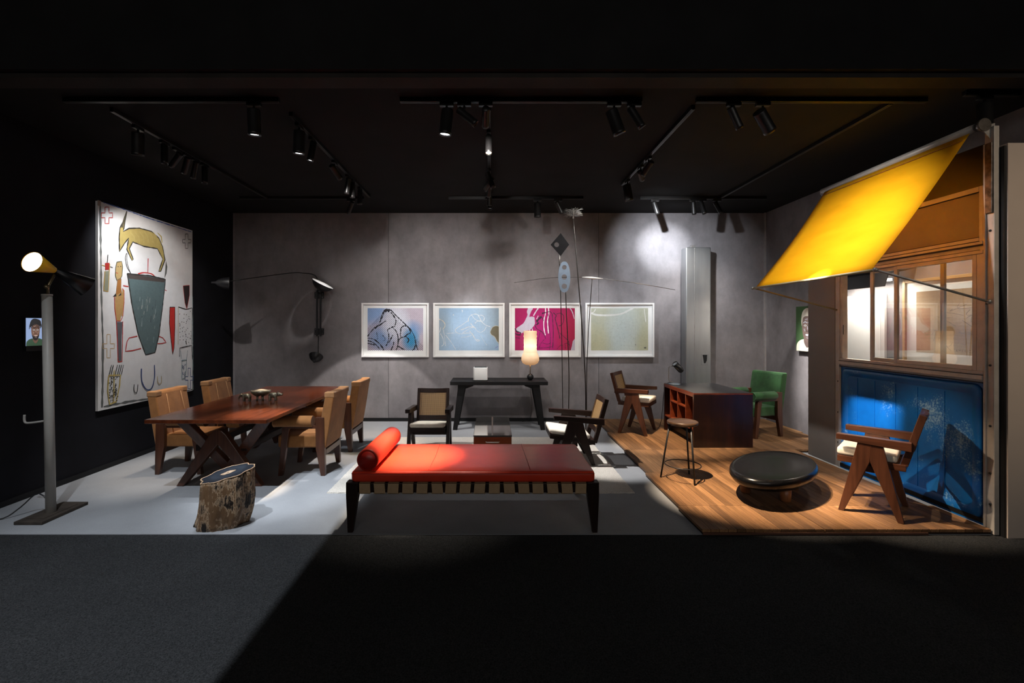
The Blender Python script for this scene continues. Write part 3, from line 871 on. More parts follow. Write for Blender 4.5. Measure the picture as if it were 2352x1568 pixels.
# desk lamp
dl = thing('desk_lamp', 'small black cylinder desk lamp on chrome stem at the far left of the desk', 'lamp', (2.56, 6.53, .711))
MB().lathe([(.001, 0), (.08, 0), (.082, .008), (.07, .016), (.03, .024), (.001, .026)], (2.575, 6.52, .7112), n=28).build('base', M_bluegrey, dl)
MB().tube(smooth_path([(2.60, 6.52, .73), (2.53, 6.52, .745), (2.50, 6.52, .775), (2.498, 6.52, .90), (2.503, 6.52, .955), (2.54, 6.52, .968), (2.58, 6.52, .965)]), .006, 8).build('stem', M_steel, dl)
hd = MB().lathe([(.001, 0), (.032, .002), (.04, .015), (.042, .03), (.042, .165), (.038, .166), (.034, .15)], (2.685, 6.53, .895), (-.66, -.22, .66), 24).build('lamp_shade', M_black, dl)
MB().lathe([(.0005, 0), (.039, 0)], Vector((2.685, 6.53, .895)) + Vector((-.66, -.22, .66)).normalized() * .157, (-.66, -.22, .66), 24).build('lens', plain('lamp_lens', (.35, .40, .45), .15), hd)
MB().tube(smooth_path([(2.6, 6.55, .715), (2.55, 6.68, .713), (2.5, 6.70, .6), (2.45, 6.75, .06), (2.3, 6.95, .0465), (2.2, 7.2, .0465)]), .004, 6).build('cord', M_black, dl)

# ------------------------------------------------------------------ aluminium column
ac = thing('aluminium_column', 'tall dented aluminium ventilation column standing behind the desk', 'column', (3.2, 7.3, .0405))
MB().box((3.02, 7.19, .0405), (3.415, 7.375, 2.763)).build('shaft', M_alu, ac, .018, 3)
MB().box((3.155, 7.187, .0405), (3.161, 7.191, 2.75)).build('seam', M_steel, ac)
MB().box((3.125, 7.23, 2.763), (3.195, 7.30, 2.80)).build('top_block', M_steel, ac)
MB().box((3.262, 7.186, .93), (3.365, 7.191, 1.10)).build('cutout_rim', M_alu, ac, .002)
MB().prism([(3.278, 1.085), (3.35, 1.085), (3.345, 1.0), (3.325, .955), (3.30, .955), (3.29, 1.03)], 7.184, 7.1865, 'y').build('cutout', M_trim, ac)
m = MB()
for k in range(20): m.ball((3.04 + k * .0185, 7.19, 2.745), .003, 6, 4)
for k in range(8):
    for xx in (3.268, 3.359): m.ball((xx, 7.186, .94 + k * .0215), .003, 6, 4)
m.build('rivets', M_steel, ac, kind='stuff')

# ------------------------------------------------------------------ stool
st = thing('stool', 'three-legged stool with round wooden seat and iron ring on the deck', 'stool', (1.857, 4.51, .0405))
sx, sy = 1.858, 4.50
MB().lathe([(.001, .578), (.125, .578), (.14, .585), (.143, .597), (.142, .612), (.136, .616), (.127, .610), (.09, .606), (.001, .604)], (sx, sy, 0), n=40).build('seat', M_stool_wood, st)
for fx, fy in ((1.672, 4.573), (1.905, 4.335), (1.993, 4.665)):
    dx, dy = fx - sx, fy - sy; q = .118 / math.hypot(dx, dy)
    MB().tube([(sx + dx * q, sy + dy * q, .58), (fx, fy, .0435)], .0085, 10).build('leg', M_iron, st)
MB().tube([(sx + .01 + .166 * math.cos(a), sy + .02 + .166 * math.sin(a), .185) for a in [2 * math.pi * k / 48 for k in range(49)]], .005, 8).build('foot_ring', M_iron, st)

# ------------------------------------------------------------------ black stone table
lt = thing('low_stone_table', 'low oval black stone table on stubby wooden feet on the deck', 'table', (2.56, 4.17, .0405))
cxy = Vector((2.545, 4.17, 0)); U = Vector((.405, 0.0, 0)); V2 = Vector((.275, .462, 0))


def oval(q, z): return [cxy + U * q * math.cos(a) + V2 * q * math.sin(a) + Vector((0, 0, z)) for a in [2 * math.pi * k / 56 for k in range(56)]]


MB().loft([oval(.60, .162), oval(.80, .174), oval(.93, .205), oval(.99, .245), oval(.985, .275), oval(.95, .293), oval(.915, .296), oval(.90, .291), oval(.885, .289), oval(.5, .289), oval(.02, .289)], True, True).build('stone_top', M_stone, lt)
for fx, fy in ((2.29, 4.17), (2.515, 3.955), (2.78, 4.25), (2.60, 4.46)):
    MB().lathe([(.001, 0), (.036, 0), (.042, .01), (.047, .128), (.001, .129)], (fx, fy, .0405), n=20).build('foot', M_leg_orange, lt)

# ------------------------------------------------------------------ stump
sp_ = thing('petrified_stump', 'petrified wood stump stool with bluish black cut top by the carpet edge', 'stool', (-2.11, 3.62, 0))
rgs = []; nS = 72
lob = [rnd.uniform(-1, 1) for _ in range(nS)]; fine = [rnd.uniform(-1, 1) for _ in range(nS)]
for i in range(6): lob = [(lob[k - 1] + lob[k] + lob[(k + 1) % nS]) / 3 for k in range(nS)]
H = .385
for j in range(13):
    t = j / 12; ring = []
    for k in range(nS):
        a = 2 * math.pi * k / nS
        r = .178 + .06 * lob[k] + .010 * math.sin(3 * a + 1) + .006 * math.sin(9 * a + t * 3) + .0055 * fine[k] * (.4 + .6 * abs(math.sin(t * 5 + 3 * fine[k]))) + rnd.uniform(-.002, .002)
        r *= 1 + .06 * math.sin(t * 4 + a) * (1 - t) + (.05 if t < .1 else 0) * 0
        cx = -2.125 + .055 * t + .02 * math.sin(t * 3); cy = 3.62
        x = cx + r * 1.08 * math.cos(a); y = cy + r * .95 * math.sin(a)
        z = H * t * (1 + .11 * (x + 2.1) / .2 * t + .22 * (y - 3.62) * t)
        ring.append(Vector((x, y, z)))
    rgs.append(ring)
MB().loft(rgs, True, True).build('trunk', M_bark, sp_)
top = rgs[-1]; cen = sum(top, Vector()) / nS
tt = bpy.data.objects.new('tmp', None)
m = MB(); ring2 = [cen + (p - cen) * .955 + Vector((0, 0, .003)) for p in top]; ring1 = [cen + (p - cen) * 1.0 + Vector((0, 0, .001)) for p in top]
m.loft([ring2, [cen + (p - cen) * .05 + Vector((0, 0, .0032)) for p in top]], False, False)
o = m.build('cut_face', M_stump_top, sp_)
o.location = cen - LOC[sp_.name]; me = o.data
for v in me.vertices: v.co -= (cen - LOC[sp_.name])
m = MB(); m.tube(ring1 + [ring1[0]], [.0035] * (nS + 1), 6); m.build('bark_rim', plain('pale_rind', (.60, .40, .25), .6, var=.25, vscale=30), sp_)

# ------------------------------------------------------------------ floor lamp
fp = thing('floor_lamp', 'tall grey pole floor lamp with lit yellow cone and black cone on iron base', 'lamp', (-3.6, 3.78, 0))
MB().box((-3.705, 3.572, .0005), (-3.485, 3.985, .026)).build('base_plate', M_rust, fp, .004)
MB().box((-3.665, 3.63, .026), (-3.525, 3.93, .029)).build('base_ridge', M_rust, fp, .002)
MB().tube([(-3.590, 3.756, .026), (-3.622, 3.756, 1.785)], .0335, 24).build('pole', M_grey_paint, fp)
MB().tube([(-3.622, 3.756, 1.785), (-3.6225, 3.756, 1.800)], .036, 24).build('pole_cap', M_grey_paint, fp)
MB().tube(smooth_path([(-3.60, 3.756, .775), (-3.72, 3.75, .758), (-3.78, 3.747, .755), (-3.795, 3.746, .775), (-3.795, 3.746, .82)]), .0085, 10).build('hook', M_grey_paint, fp)
MB().tube([(-3.615, 3.756, 1.80), (-3.612, 3.752, 1.86), (-3.575, 3.77, 1.965)], .010, 10).build('joint_arm', M_brass, fp)
MB().ball((-3.613, 3.745, 1.86), .02, 12, 8).build('knuckle', M_brass, fp)
P1, Wp, P2 = at(73, 601, 3.58), at(126, 621, 3.77), at(201, 659, 3.95)
ax = (P1 - Wp); Ln = ax.length
yc = MB().lathe([(.016, -.01), (.022, 0), (.082, Ln), (.079, Ln), (.018, .02)], Wp, ax, 40).build('yellow_shade', M_yellow, fp)
MB().lathe([(.0005, Ln - .006), (.079, Ln - .003)], Wp, ax, 40).build('diffuser', M_disc, yc)
ax2 = P2 - Wp
MB().lathe([(.018, -.005), (.024, .0), (.086, ax2.length), (.083, ax2.length), (.02, .02)], Wp, ax2, 40).build('black_shade', M_black, fp)
MB().tube(smooth_path([(-3.60, 3.80, .03), (-3.74, 3.81, .16), (-3.83, 3.75, .07), (-3.9, 3.68, .008), (-4.05, 3.56, .006), (-4.14, 3.50, .006)]), .005, 8).build('cord', M_black, fp)

# ------------------------------------------------------------------ three-armed wall lamp
wl = thing('wall_lamp', 'black three-armed wall lamp with small bowl shades left of the prints', 'lamp', (-2.77, 7.4, 1.37))
wx = -2.775
for dx in (-.028, .028): MB().box((wx + dx - .012, 7.385, 1.37), (wx + dx + .012, 7.405, 2.10)).build('rail', M_black, wl, .002)
for z in (1.395, 1.975):
    pt = MB().box((wx - .073, 7.40, z), (wx + .073, 7.432, z + .10)).build('wall_bracket', M_black, wl, .003)
    for dx in (-.055, .055):
        for dz in (.02, .08): MB().ball((wx + dx, 7.40, z + dz), .006, 8, 5).build('screw', M_steel, pt)
arm = MB().tube(smooth_path([(wx - .01, 7.37, 2.06), (wx - .01, 7.35, 2.28), (wx - .05, 7.28, 2.345), (wx - .15, 7.15, 2.352), (-3.05, 6.95, 2.33), (-3.62, 6.38, 2.155)]), [.009] * 12 + [.007] * 9, 8).build('long_arm', M_black, wl)
arm2 = MB().tube([(wx, 7.38, 1.37), (wx, 7.37, 1.02)], .007, 8).build('short_arm', M_black, wl)
MB().tube([(wx + .02, 7.37, 2.05), (wx + .03, 7.30, 2.12), (wx + .07, 7.2, 2.16)], .006, 8).build('upper_arm', M_black, wl)
MOU = [(.001, -.052), (.016, -.05), (.02, -.03), (.028, -.02), (.06, -.005), (.09, .025), (.108, .062), (.112, .072)]


def shade(org, ax_, sc_, name='shade', ln=1.0):
    o = MB().lathe([(r * sc_, h * sc_ * ln) for r, h in MOU], org, ax_, 32).build(name, M_black, wl)
    MB().lathe([(.109 * sc_, .070 * sc_ * ln), (.085 * sc_, .03 * sc_ * ln), (.05 * sc_, .004 * sc_ * ln), (.001, -.004 * sc_ * ln)], org, ax_, 32).build('shade_lining', M_white, o)
    return o


shade((-3.73, 6.30, 2.125), (.86, .45, -.02), .78, ln=2.2)
shade((wx + .10, 7.19, 2.115), (.48, -.035, .88), 1.55, ln=.8)
shade((wx - .03, 7.31, 1.00), (0, .66, .75), .98)
# ------------------------------------------------------------------ kinetic rods
sa = thing('rod_sculpture', 'pair of thin steel rods carrying a black diamond and a blue pierced oval', 'sculpture', (.95, 6.0, 0))
MB().lathe([(.001, 0), (.11, 0), (.11, .02), (.03, .024), (.001, .024)], (.95, 6.0, .0128), n=28).build('base', M_iron, sa)
MB().tube(smooth_path([(.925, 6.0, .02), (.915, 6.0, .9), (.892, 6.0, 1.98), (.875, 6.0, 2.44)]), .005, 8).build('rod', M_wire, sa)
MB().tube(smooth_path([(.985, 6.0, .02), (1.0, 5.99, .9), (.965, 5.98, 1.7), (.953, 5.97, 1.98)]), .006, 8).build('rod', M_wire, sa)
c = at(1285.5, 562, 6.0)
MB().tube([(.878, 6.0, 2.34), (.876, 6.0, 2.46)], .009, 10).build('socket', M_steel, sa)


def plate_holes(outer, holes, y, th, tilt=None):
    """pierced plate: outer polygon and round holes via bmesh triangle fill"""
    bm = bmesh.new(); es = []
    for loop in [outer] + holes:
        vs = [bm.verts.new((p[0], 0, p[1])) for p in loop]
        es += [bm.edges.new((vs[i], vs[(i + 1) % len(vs)])) for i in range(len(vs))]
    bmesh.ops.triangle_fill(bm, edges=es, use_beauty=True)
    g = bmesh.ops.extrude_face_region(bm, geom=bm.faces[:])
    bmesh.ops.translate(bm, vec=(0, th, 0), verts=[v for v in g['geom'] if isinstance(v, bmesh.types.BMVert)])
    bm.verts.index_update()
    mb = MB(); mb.add([v.co + Vector((0, y, 0)) for v in bm.verts], [tuple(v.index for v in f.verts) for f in bm.faces]); bm.free(); return mb


circ = lambda x, z, r, n=16: [(x + r * math.cos(2 * math.pi * k / n), z + r * math.sin(2 * math.pi * k / n)) for k in range(n)]
plate_holes([(c.x - .118, c.z), (c.x + .012, c.z - .147), (c.x + .122, c.z), (c.x + .012, c.z + .15)], [circ(c.x - .04, c.z, .032)], 5.99, .008).build('diamond_plate', plain('matt_black_plate', (.008, .008, .009), .75, spec=.1), sa)
c = at(1296, 636, 5.97)
ov = [(c.x + .077 * math.copysign(abs(math.cos(a)) ** .8, math.cos(a)), c.z + .20 * math.sin(a)) for a in [2 * math.pi * k / 40 for k in range(40)]]
plate_holes(ov, [circ(c.x, c.z + .125, .03), circ(c.x, c.z, .034), circ(c.x, c.z - .12, .034)], 5.965, .01).build('pierced_oval', M_bluegrey, sa)
sb = thing('rod_sculpture', 'pair of tall rods with a wire brush tip and a white spindle on long wires', 'sculpture', (1.22, 6.0, 0))
MB().lathe([(.001, 0), (.10, 0), (.10, .02), (.03, .024), (.001, .024)], (1.22, 6.0, .0128), n=28).build('base', M_iron, sb)
tb = at(1316.5, 500, 6.0); ts = at(1360, 640, 6.0)
MB().tube(smooth_path([(1.215, 6.0, .02), at(1344, 860, 6.0), at(1328, 640, 6.0), tb]), [.007] * 12 + [.005], 8).build('rod', M_wire, sb)
MB().tube(smooth_path([(1.235, 6.0, .02), at(1347.5, 860, 6.0), at(1353, 740, 6.0), ts]), .005, 8).build('rod', M_wire, sb)
MB().tube([tb - Vector((0, 0, .01)), tb + Vector((0, 0, .12))], .011, 10).build('brush_socket', M_steel, sb)
m = MB()
for k in range(170):
    a = rnd.uniform(0, 6.28); r_ = rnd.uniform(.07, .15); h = rnd.uniform(.03, .09); b0 = tb + Vector((0, 0, rnd.uniform(.02, .1)))
    e = b0 + Vector((r_ * math.cos(a), r_ * math.sin(a), rnd.uniform(-.02, .035)))
    m.tube([b0, (b0 + e) / 2 + Vector((0, 0, rnd.uniform(-.01, .01))), e], .0022, 3)
m.build('wire_bristles', M_steel, sb, kind='stuff')
l_, r_ = at(1336.5, 636.5, 6.0), at(1385, 640, 6.0)
MB().tube([l_.lerp(r_, t) for t in (0, .25, .5, .75, 1)], [.004, .012, .016, .012, .004], 12).build('spindle', M_white, sb)
MB().tube(smooth_path([l_, at(1262, 638, 6.0), at(1181, 649, 6.0)]), .0028, 6).build('wire', M_wire, sb)
MB().tube(smooth_path([r_, at(1460, 650, 6.0), at(1551, 665.5, 6.0)]), .0034, 6).build('wire', M_steel, sb)


# ------------------------------------------------------------------ framed prints on the back wall
def framed(label, x0, x1, z0, z1, build_art, fw=.028, mx=.085, mt=.075, mb=.10):
    yw = YB
    t = thing('framed_print', label, 'picture', ((x0 + x1) / 2, yw - .02, z0), group='framed prints on the back wall')
    for a, b in (((x0, yw - .045, z0), (x0 + fw, yw - .001, z1)), ((x1 - fw, yw - .045, z0), (x1, yw - .001, z1)), ((x0 + fw, yw - .045, z0), (x1 - fw, yw - .001, z0 + fw)), ((x0 + fw, yw - .045, z1 - fw), (x1 - fw, yw - .001, z1))):
        MB().box(a, b).build('frame_bar', M_white_frame, t, .002)
    MB().box((x0 + fw, yw - .018, z0 + fw), (x1 - fw, yw - .004, z1 - fw)).build('mount_board', M_mat_board, t)
    ax0, az0 = x0 + fw + mx - .02, z0 + fw + mb - .02; aw, ah = (x1 - fw - mx + .02) - ax0, (z1 - fw - mt + .02) - az0
    A = Art((ax0, yw - .018, az0), (1, 0, 0), (0, 0, 1), (0, -1, 0)); build_art(A, aw, ah); A.build('print', M_print, t)
    MB().box((x0 + fw, yw - .034, z0 + fw), (x1 - fw, yw - .031, z1 - fw)).build('picture_glass', M_picglass, t)
    return t


def grid(A, w, h, fn, nx=26, ny=18):
    A.k += 1; hh = .0006 + .00004 * A.k
    for i in range(nx):
        for j in range(ny):
            b = len(A.V); u0, u1, v0, v1 = i / nx, (i + 1) / nx, j / ny, (j + 1) / ny
            A.V += [A.P((u * w, v * h), hh) for u, v in ((u0, v0), (u1, v0), (u1, v1), (u0, v1))]
            A.F.append((b, b + 1, b + 2, b + 3)); A.C.append(fn((u0 + u1) / 2, (v0 + v1) / 2))


def curve(pts, w, h): return [(p.x * w, p.y * h) for p in smooth_path([(a, b, 0) for a, b in pts], 4)]


def blob(u, v, cu, cv, ru, rv): return max(0, 1 - ((u - cu) / ru) ** 2 - ((v - cv) / rv) ** 2)


def art1(A, w, h):
    def f(u, v):
        pink = (.55, .47, .54); blue = (.24, .36, .60); wht = (.74, .74, .82); teal = (.05, .33, .60)
        b = max(blob(u, v, .0, 1, .5, .5), .8 * blob(u, v, .25, .3, .3, .35), .8 * blob(u, v, .78, .5, .25, .25))
        q = max(blob(u, v, .5, .65, .3, .5), .0); t = blob(u, v, .78, .24, .18, .3)
        c = [p + (x - p) * min(1, b * 1.3) for p, x in zip(pink, blue)]
        c = [p + (x - p) * min(1, q * 1.2) for p, x in zip(c, wht)]
        c = [p + (x - p) * min(1, t * 1.1) for p, x in zip(c, teal)]
        inside = 1 if (v < 1 - abs(u - .36) * 1.35) else 0
        return (*c, .92 if inside else .38)
    grid(A, w, h, f, 30, 22)
    k = (.012, .012, .018)
    S_ = lambda pts, t=.013: A.stroke(curve(pts, w, h), t * 1.25, k, jit=.7)
    S_([(.0, .33), (.06, .44), (.13, .54), (.2, .62), (.25, .80), (.3, .94), (.36, .97), (.42, .95), (.5, .84), (.58, .74), (.66, .64), (.74, .54), (.8, .44), (.85, .30), (.87, .14), (.91, 0)], .012)
    S_([(.13, .52), (.24, .62), (.33, .70)]); S_([(.31, .94), (.27, .80), (.22, .66)], .008)
    S_([(.42, .90), (.48, .80), (.51, .70), (.50, .62), (.48, .56), (.44, .55), (.40, .52), (.36, .48), (.38, .38), (.38, .28), (.36, .18), (.33, .10)], .012)
    S_([(.29, .93), (.36, .945), (.40, .93)], .028)
    S_([(.46, .52), (.50, .48), (.53, .40), (.55, .30), (.55, .18), (.54, .09), (.51, 0)], .012); S_([(.45, .36), (.41, .25), (.38, .18)])
    S_([(.60, .44), (.60, .52), (.65, .58), (.72, .56), (.76, .48), (.77, .42), (.72, .38), (.66, .32), (.60, .30), (.56, .24)], .012)
    S_([(.60, .44), (.59, .36), (.61, .31)], .009); S_([(.72, .18), (.74, .26), (.68, .34)], .012)
    S_([(.0, .29), (.1, .27), (.2, .18), (.27, .06), (.29, 0)]); S_([(.0, .23), (.08, .2), (.17, .11), (.22, .02)]); S_([(0, .17), (.06, .15), (.13, .13)])
    S_([(.42, 0), (.46, .12), (.47, .2)]); S_([(.55, .1), (.6, .06), (.66, .02)]); S_([(.16, .44), (.18, .3), (.17, .25)], .006); S_([(.27, .36), (.32, .27), (.28, .22)], .006)
    S_([(.80, 0), (.84, .04), (.86, .14)], .012)


def art2(A, w, h):
    def f(u, v):
        c0 = (.27, .40, .55); c1 = (.40, .55, .72); g = (.30, .37, .42)
        q = blob(u, v, .5, .4, .6, .7); e = blob(u, v, 1, .9, .5, .7) + blob(u, v, 0, .5, .25, .6)
        c = [a + (b - a) * q for a, b in zip(c0, c1)]; c = [a + (b - a) * min(1, e) * .7 for a, b in zip(c, g)]
        return (*c, .06)
    grid(A, w, h, f)
    k = (.66, .66, .64); S_ = lambda pts, t=.007, c=k: A.stroke(curve(pts, w, h), t, c, jit=.5)
    S_([(.49, .68), (.50, .78), (.56, .85), (.64, .85), (.68, .77), (.70, .70), (.64, .69), (.60, .64)], .010); S_([(.66, .83), (.72, .83), (.76, .77), (.74, .70), (.70, .69)])
    S_([(.54, .85), (.60, .74), (.66, .70)]); S_([(.48, .70), (.38, .60), (.31, .54), (.27, .48), (.30, .42), (.36, .39), (.45, .41), (.53, .41)], .008); S_([(.13, .40), (.22, .41), (.30, .42)])
    S_([(.53, .64), (.56, .58), (.60, .54), (.50, .56), (.42, .51), (.36, .49)], .011); S_([(.60, .54), (.64, .46), (.70, .43), (.76, .48), (.79, .56)]); S_([(.71, .68), (.78, .60), (.86, .56)])
    S_([(.39, .41), (.48, .49), (.58, .56)]); S_([(.51, .46), (.56, .38), (.60, .28), (.64, .22), (.68, .24), (.63, .26)], .010); S_([(.37, .31), (.46, .32), (.55, .36)])
    S_([(0, .74), (.06, .70), (.10, .62), (.09, .55), (.06, .5)], .012, (.62, .56, .44)); S_([(.07, .5), (.09, .35), (.10, .2), (.11, .1)], .006); S_([(.11, .36), (.2, .2), (.28, .02)]); S_([(.02, .4), (.06, .3), (.08, .15), (.04, .1)]); S_([(.03, .55), (.01, .42)]); S_([(.70, .35), (.75, .22), (.8, .12)], .004)
    A.poly(curve([(1, .56), (.95, .58), (.90, .55), (.88, .50), (.86, .44), (.87, .38), (.92, .33), (.95, .27), (.98, .2), (1, .17), (1, .56)], w, h), (.17, .15, .10))
    S_([(1, .57), (.94, .58), (.89, .54), (.86, .46), (.87, .38), (.93, .32), (.97, .22), (1, .17)], .008, (.5, .47, .38)); S_([(.94, .05), (.97, .08), (.99, .09)], .008, (.2, .22, .45))
    for u, v in ((.24, .84), (.39, .94)): A.dot((u * w, v * h), .01, k)
    A.stroke(curve([(.385, .96), (.392, .90)], w, h), .009, k)


def art3(A, w, h):
    def f(u, v):
        c0 = (.34, .0, .085); c1 = (.38, .0, .135); c2 = (.42, .008, .06)
        a = blob(u, v, .45, .3, .4, .8); b = blob(u, v, .95, .4, .35, .8)
        c = [p + (q - p) * a for p, q in zip(c0, c1)]; c = [p + (q - p) * b for p, q in zip(c, c2)]
        return (*c, .10)
    grid(A, w, h, f)
    wh = (.56, .50, .60); k = (.035, .008, .03)
    A.poly(curve([(.22, 1), (.30, 1), (.27, .92), (.24, .80), (.27, .80), (.32, .79), (.33, .72), (.33, .62), (.28, .52), (.24, .48), (.16, .46), (.1, .40), (.02, .50), (.08, .58), (.14, .64), (.18, .74), (.21, .84), (.20, .92), (.22, 1)], w, h), wh, .3)
    S_ = lambda pts, t, c: A.stroke(curve(pts, w, h), t, c, jit=.35)
    S_([(.39, 1), (.35, .92), (.31, .82)], .016, wh); S_([(.39, .82), (.36, .74)], .012, wh); S_([(.51, 1), (.51, .88), (.49, .76), (.48, .62), (.49, .46), (.51, .36)], .014, (.78, .75, .80)); S_([(.56, 1), (.565, .86), (.545, .72), (.55, .55), (.56, .40)], .014, (.78, .75, .80))
    S_([(.92, 1), (.96, .90), (.99, .75)], .014, wh); S_([(.25, .49), (.24, .38)], .012, wh); S_([(.29, .52), (.30, .40)], .012, wh)
    A.poly([(.93 * w, 0), (w, 0), (w, .28 * h), (.965 * w, .22 * h), (.95 * w, .1 * h)], wh, .3)
    B = lambda pts, t=.007: S_(pts, t, k)
    B([(.45, .86), (.52, .90), (.58, .92), (.62, .86), (.63, .7), (.64, .4), (.63, .05)], .009); B([(.45, .88), (.51, .90)], .016); B([(.48, .70), (.44, .80), (.40, .74), (.36, .70), (.38, .62), (.34, .60), (.36, .52), (.40, .48), (.45, .44), (.49, .36), (.51, .28)], .010)
    B([(.36, .68), (.41, .76), (.44, .79)], .030); B([(.36, .60), (.40, .66)], .022); B([(.64, .89), (.69, .82), (.67, .76), (.70, .60), (.73, .42), (.75, .28)], .012); B([(.69, .86), (.76, .88), (.81, .82), (.81, .70), (.78, .60), (.73, .58)], .009)
    B([(.74, .42), (.82, .32), (.90, .2), (.92, 0)]); B([(.42, .44), (.39, .25), (.36, .02)], .006); B([(.49, .26), (.43, .16), (.40, .04)], .006); B([(.56, .86), (.57, .6), (.59, .3), (.58, .02)], .006); B([(.46, .18), (.54, .15), (.60, .18)], .006); B([(.40, .06), (.50, .06), (.63, .09)], .006)
    B([(.7, .03), (.76, .12), (.8, .12)], .006); B([(.82, .15), (.88, .17), (.92, .1)], .006); B([(.84, .14), (.84, .04)], .008)
    B([(0, .52), (.03, .45), (.08, .43), (.1, .40)], .018); B([(.0, .40), (.05, .37), (.1, .37)], .018); B([(.01, .30), (.08, .29)], .010)


def art4(A, w, h):
    def f(u, v):
        c0 = (.42, .43, .34); c1 = (.52, .58, .56); c2 = (.47, .46, .30)
        a = blob(u, v, .55, .45, .35, 1.0); b = blob(u, v, 0, .1, .4, .6) + blob(u, v, 1, .1, .25, .6)
        c = [p + (q - p) * a for p, q in zip(c0, c1)]; c = [p + (q - p) * min(1, b) for p, q in zip(c, c2)]
        return (*c, .03)
    grid(A, w, h, f)
    wh = (.66, .66, .63)
    A.stroke(curve([(.0, .88), (.10, .84), (.25, .83), (.42, .84), (.56, .88), (.66, .95), (.74, 1.0)], w, h), .028, wh, jit=.15); A.stroke(curve([(.08, .98), (.05, .91), (.01, .89)], w, h), .014, wh)
    A.stroke(curve([(.93, .98), (.945, .85), (.96, .67)], w, h), .011, wh)
    k = (.28, .29, .26)
    for _ in range(75):
        u, v = rnd.uniform(.01, .97), rnd.uniform(.05, .8); d, e = rnd.uniform(-.03, .03), rnd.uniform(-.04, .04)
        A.stroke(curve([(u, v), (u + d * .5 + .006, v + e * .6), (u + d, v + e)], w, h), rnd.uniform(.0015, .003), k)
    A.stroke([(.93 * w, .07 * h), (.95 * w, .06 * h), (.96 * w, .08 * h)], .014, (.1, .1, .09)); A.stroke([(.775 * w, .15 * h), (.785 * w, .12 * h)], .006, (.06, .06, .07)); A.dot((.88 * w, .91 * h), .004, k)


def bw_px(px, py): return (px - VX) * (YB - .03) / FPX, EYE - (py - VY) * (YB - .03) / FPX


for lab, a, fn in (('white framed halftone print of a blue veiled figure, leftmost of four', (830.5, 985), art1), ('white framed pale blue print with white line drawing', (995, 1159), art2),
                   ('white framed magenta print behind the paper lamp', (1169.5, 1334), art3), ('white framed pale grey-green print, rightmost of four', (1344.5, 1502.5), art4)):
    xa, zt = bw_px(a[0], 695.5); xb, zb = bw_px(a[1], 820)
    framed(lab, xa, xb, zb, zt, fn)

# ------------------------------------------------------------------ big canvas on the left wall
XC = XL + .03
pc = thing('painted_canvas', 'large white unstretched painting of a bent animal over a grey bucket shape', 'painting', (XL + .025, 5.58, .647))
ya, yb2, za_, zb_ = 4.849, 6.378, .644, 2.854
MB().box((XL + .003, ya, za_), (XC, yb2, zb_)).build('canvas', plain('primed_canvas', (.63, .62, .62), .85, var=.05, vscale=9, bscale=60, bstr=.08), pc)
MB().box((XC - .002, ya - .005, zb_ - .05), (XC + .006, ya + .03, zb_ + .006)).build('corner_fold', plain('raw_linen', (.30, .25, .21), .9), pc)
A = Art((XC, 0, 0), (0, 1, 0), (0, 0, 1), (1, 0, 0))


def Lc(zx, zy):
    px, py = zx / 2.904, 440 + zy / 2.904
    d = -XC * FPX / (VX - px); return (d, EYE - (py - VY) * d / FPX)


LL = lambda pts, n=0: [Lc(*p) for p in pts]
LS = lambda pts: [(p.x, p.y) for p in smooth_path([(*Lc(*q), 0) for q in pts], 3)]
BLK, RED, OCH, BLU, GRY, TEAL = (.02, .018, .016), (.42, .02, .016), (.42, .27, .06), (.018, .045, .16), (.12, .125, .12), (.085, .125, .13)
# border
A.stroke(LL([(668, 90), (672, 400), (676, 700), (686, 1000), (684, 1300), (680, 1440)]), .022, GRY, jit=.5); A.stroke(LL([(690, 1435), (860, 1400), (1000, 1380), (1040, 1375)]), .022, GRY, jit=.6); A.stroke(LL([(1240, 1330), (1287, 1318)]), .018, GRY, jit=.6)
A.stroke(LL([(690, 72), (800, 108), (1000, 180), (1275, 268)]), .010, (.05, .10, .32), jit=.6); A.stroke(LL([(1284, 700), (1286, 1000), (1288, 1320)]), .010, (.2, .28, .28), jit=.5)


def cross(cx, cy, hx, hy, ax_, ay, col, w_=.009):
    p = [(cx - ax_, cy - hy), (cx + ax_, cy - hy), (cx + ax_, cy - ay), (cx + hx, cy - ay), (cx + hx, cy + ay), (cx + ax_, cy + ay), (cx + ax_, cy + hy), (cx - ax_, cy + hy), (cx - ax_, cy + ay), (cx - hx, cy + ay), (cx - hx, cy - ay), (cx - ax_, cy - ay)]
    A.stroke(LL(p), w_, col, True)


cross(713, 158, 37, 55, 13, 16, (.36, .04, .03), .010); cross(1245, 330, 27, 48, 9, 12, BLK, .008); cross(724, 1030, 38, 78, 11, 16, (.45, .30, .13), .008); cross(1262, 1245, 27, 68, 8, 12, BLU, .010)
# animal: horns, body, legs
body = [(845, 130), (825, 190), (800, 240), (794, 300), (796, 400), (830, 345), (858, 310), (845, 385), (880, 460), (888, 450), (862, 380), (885, 335), (960, 365), (1050, 380), (1085, 450), (1058, 532), (1072, 530), (1100, 455), (1085, 370), (1060, 310), (1010, 265), (930, 243), (860, 245), (822, 265), (835, 190)]
A.poly(LL(body), (.40, .31, .10)); A.stroke(LL(body), .013, BLK, True, .4)
A.poly(LL([(848, 128), (826, 170), (806, 240), (820, 240), (832, 190)]), (.08, .07, .045))
for q in range(7):
    x = 870 + q * 30; A.stroke(LL([(x, 262 + abs(q - 3) * 4), (x + 25, 300), (x + 30, 340)]), .016, (.43, .34, .12), jit=.5)
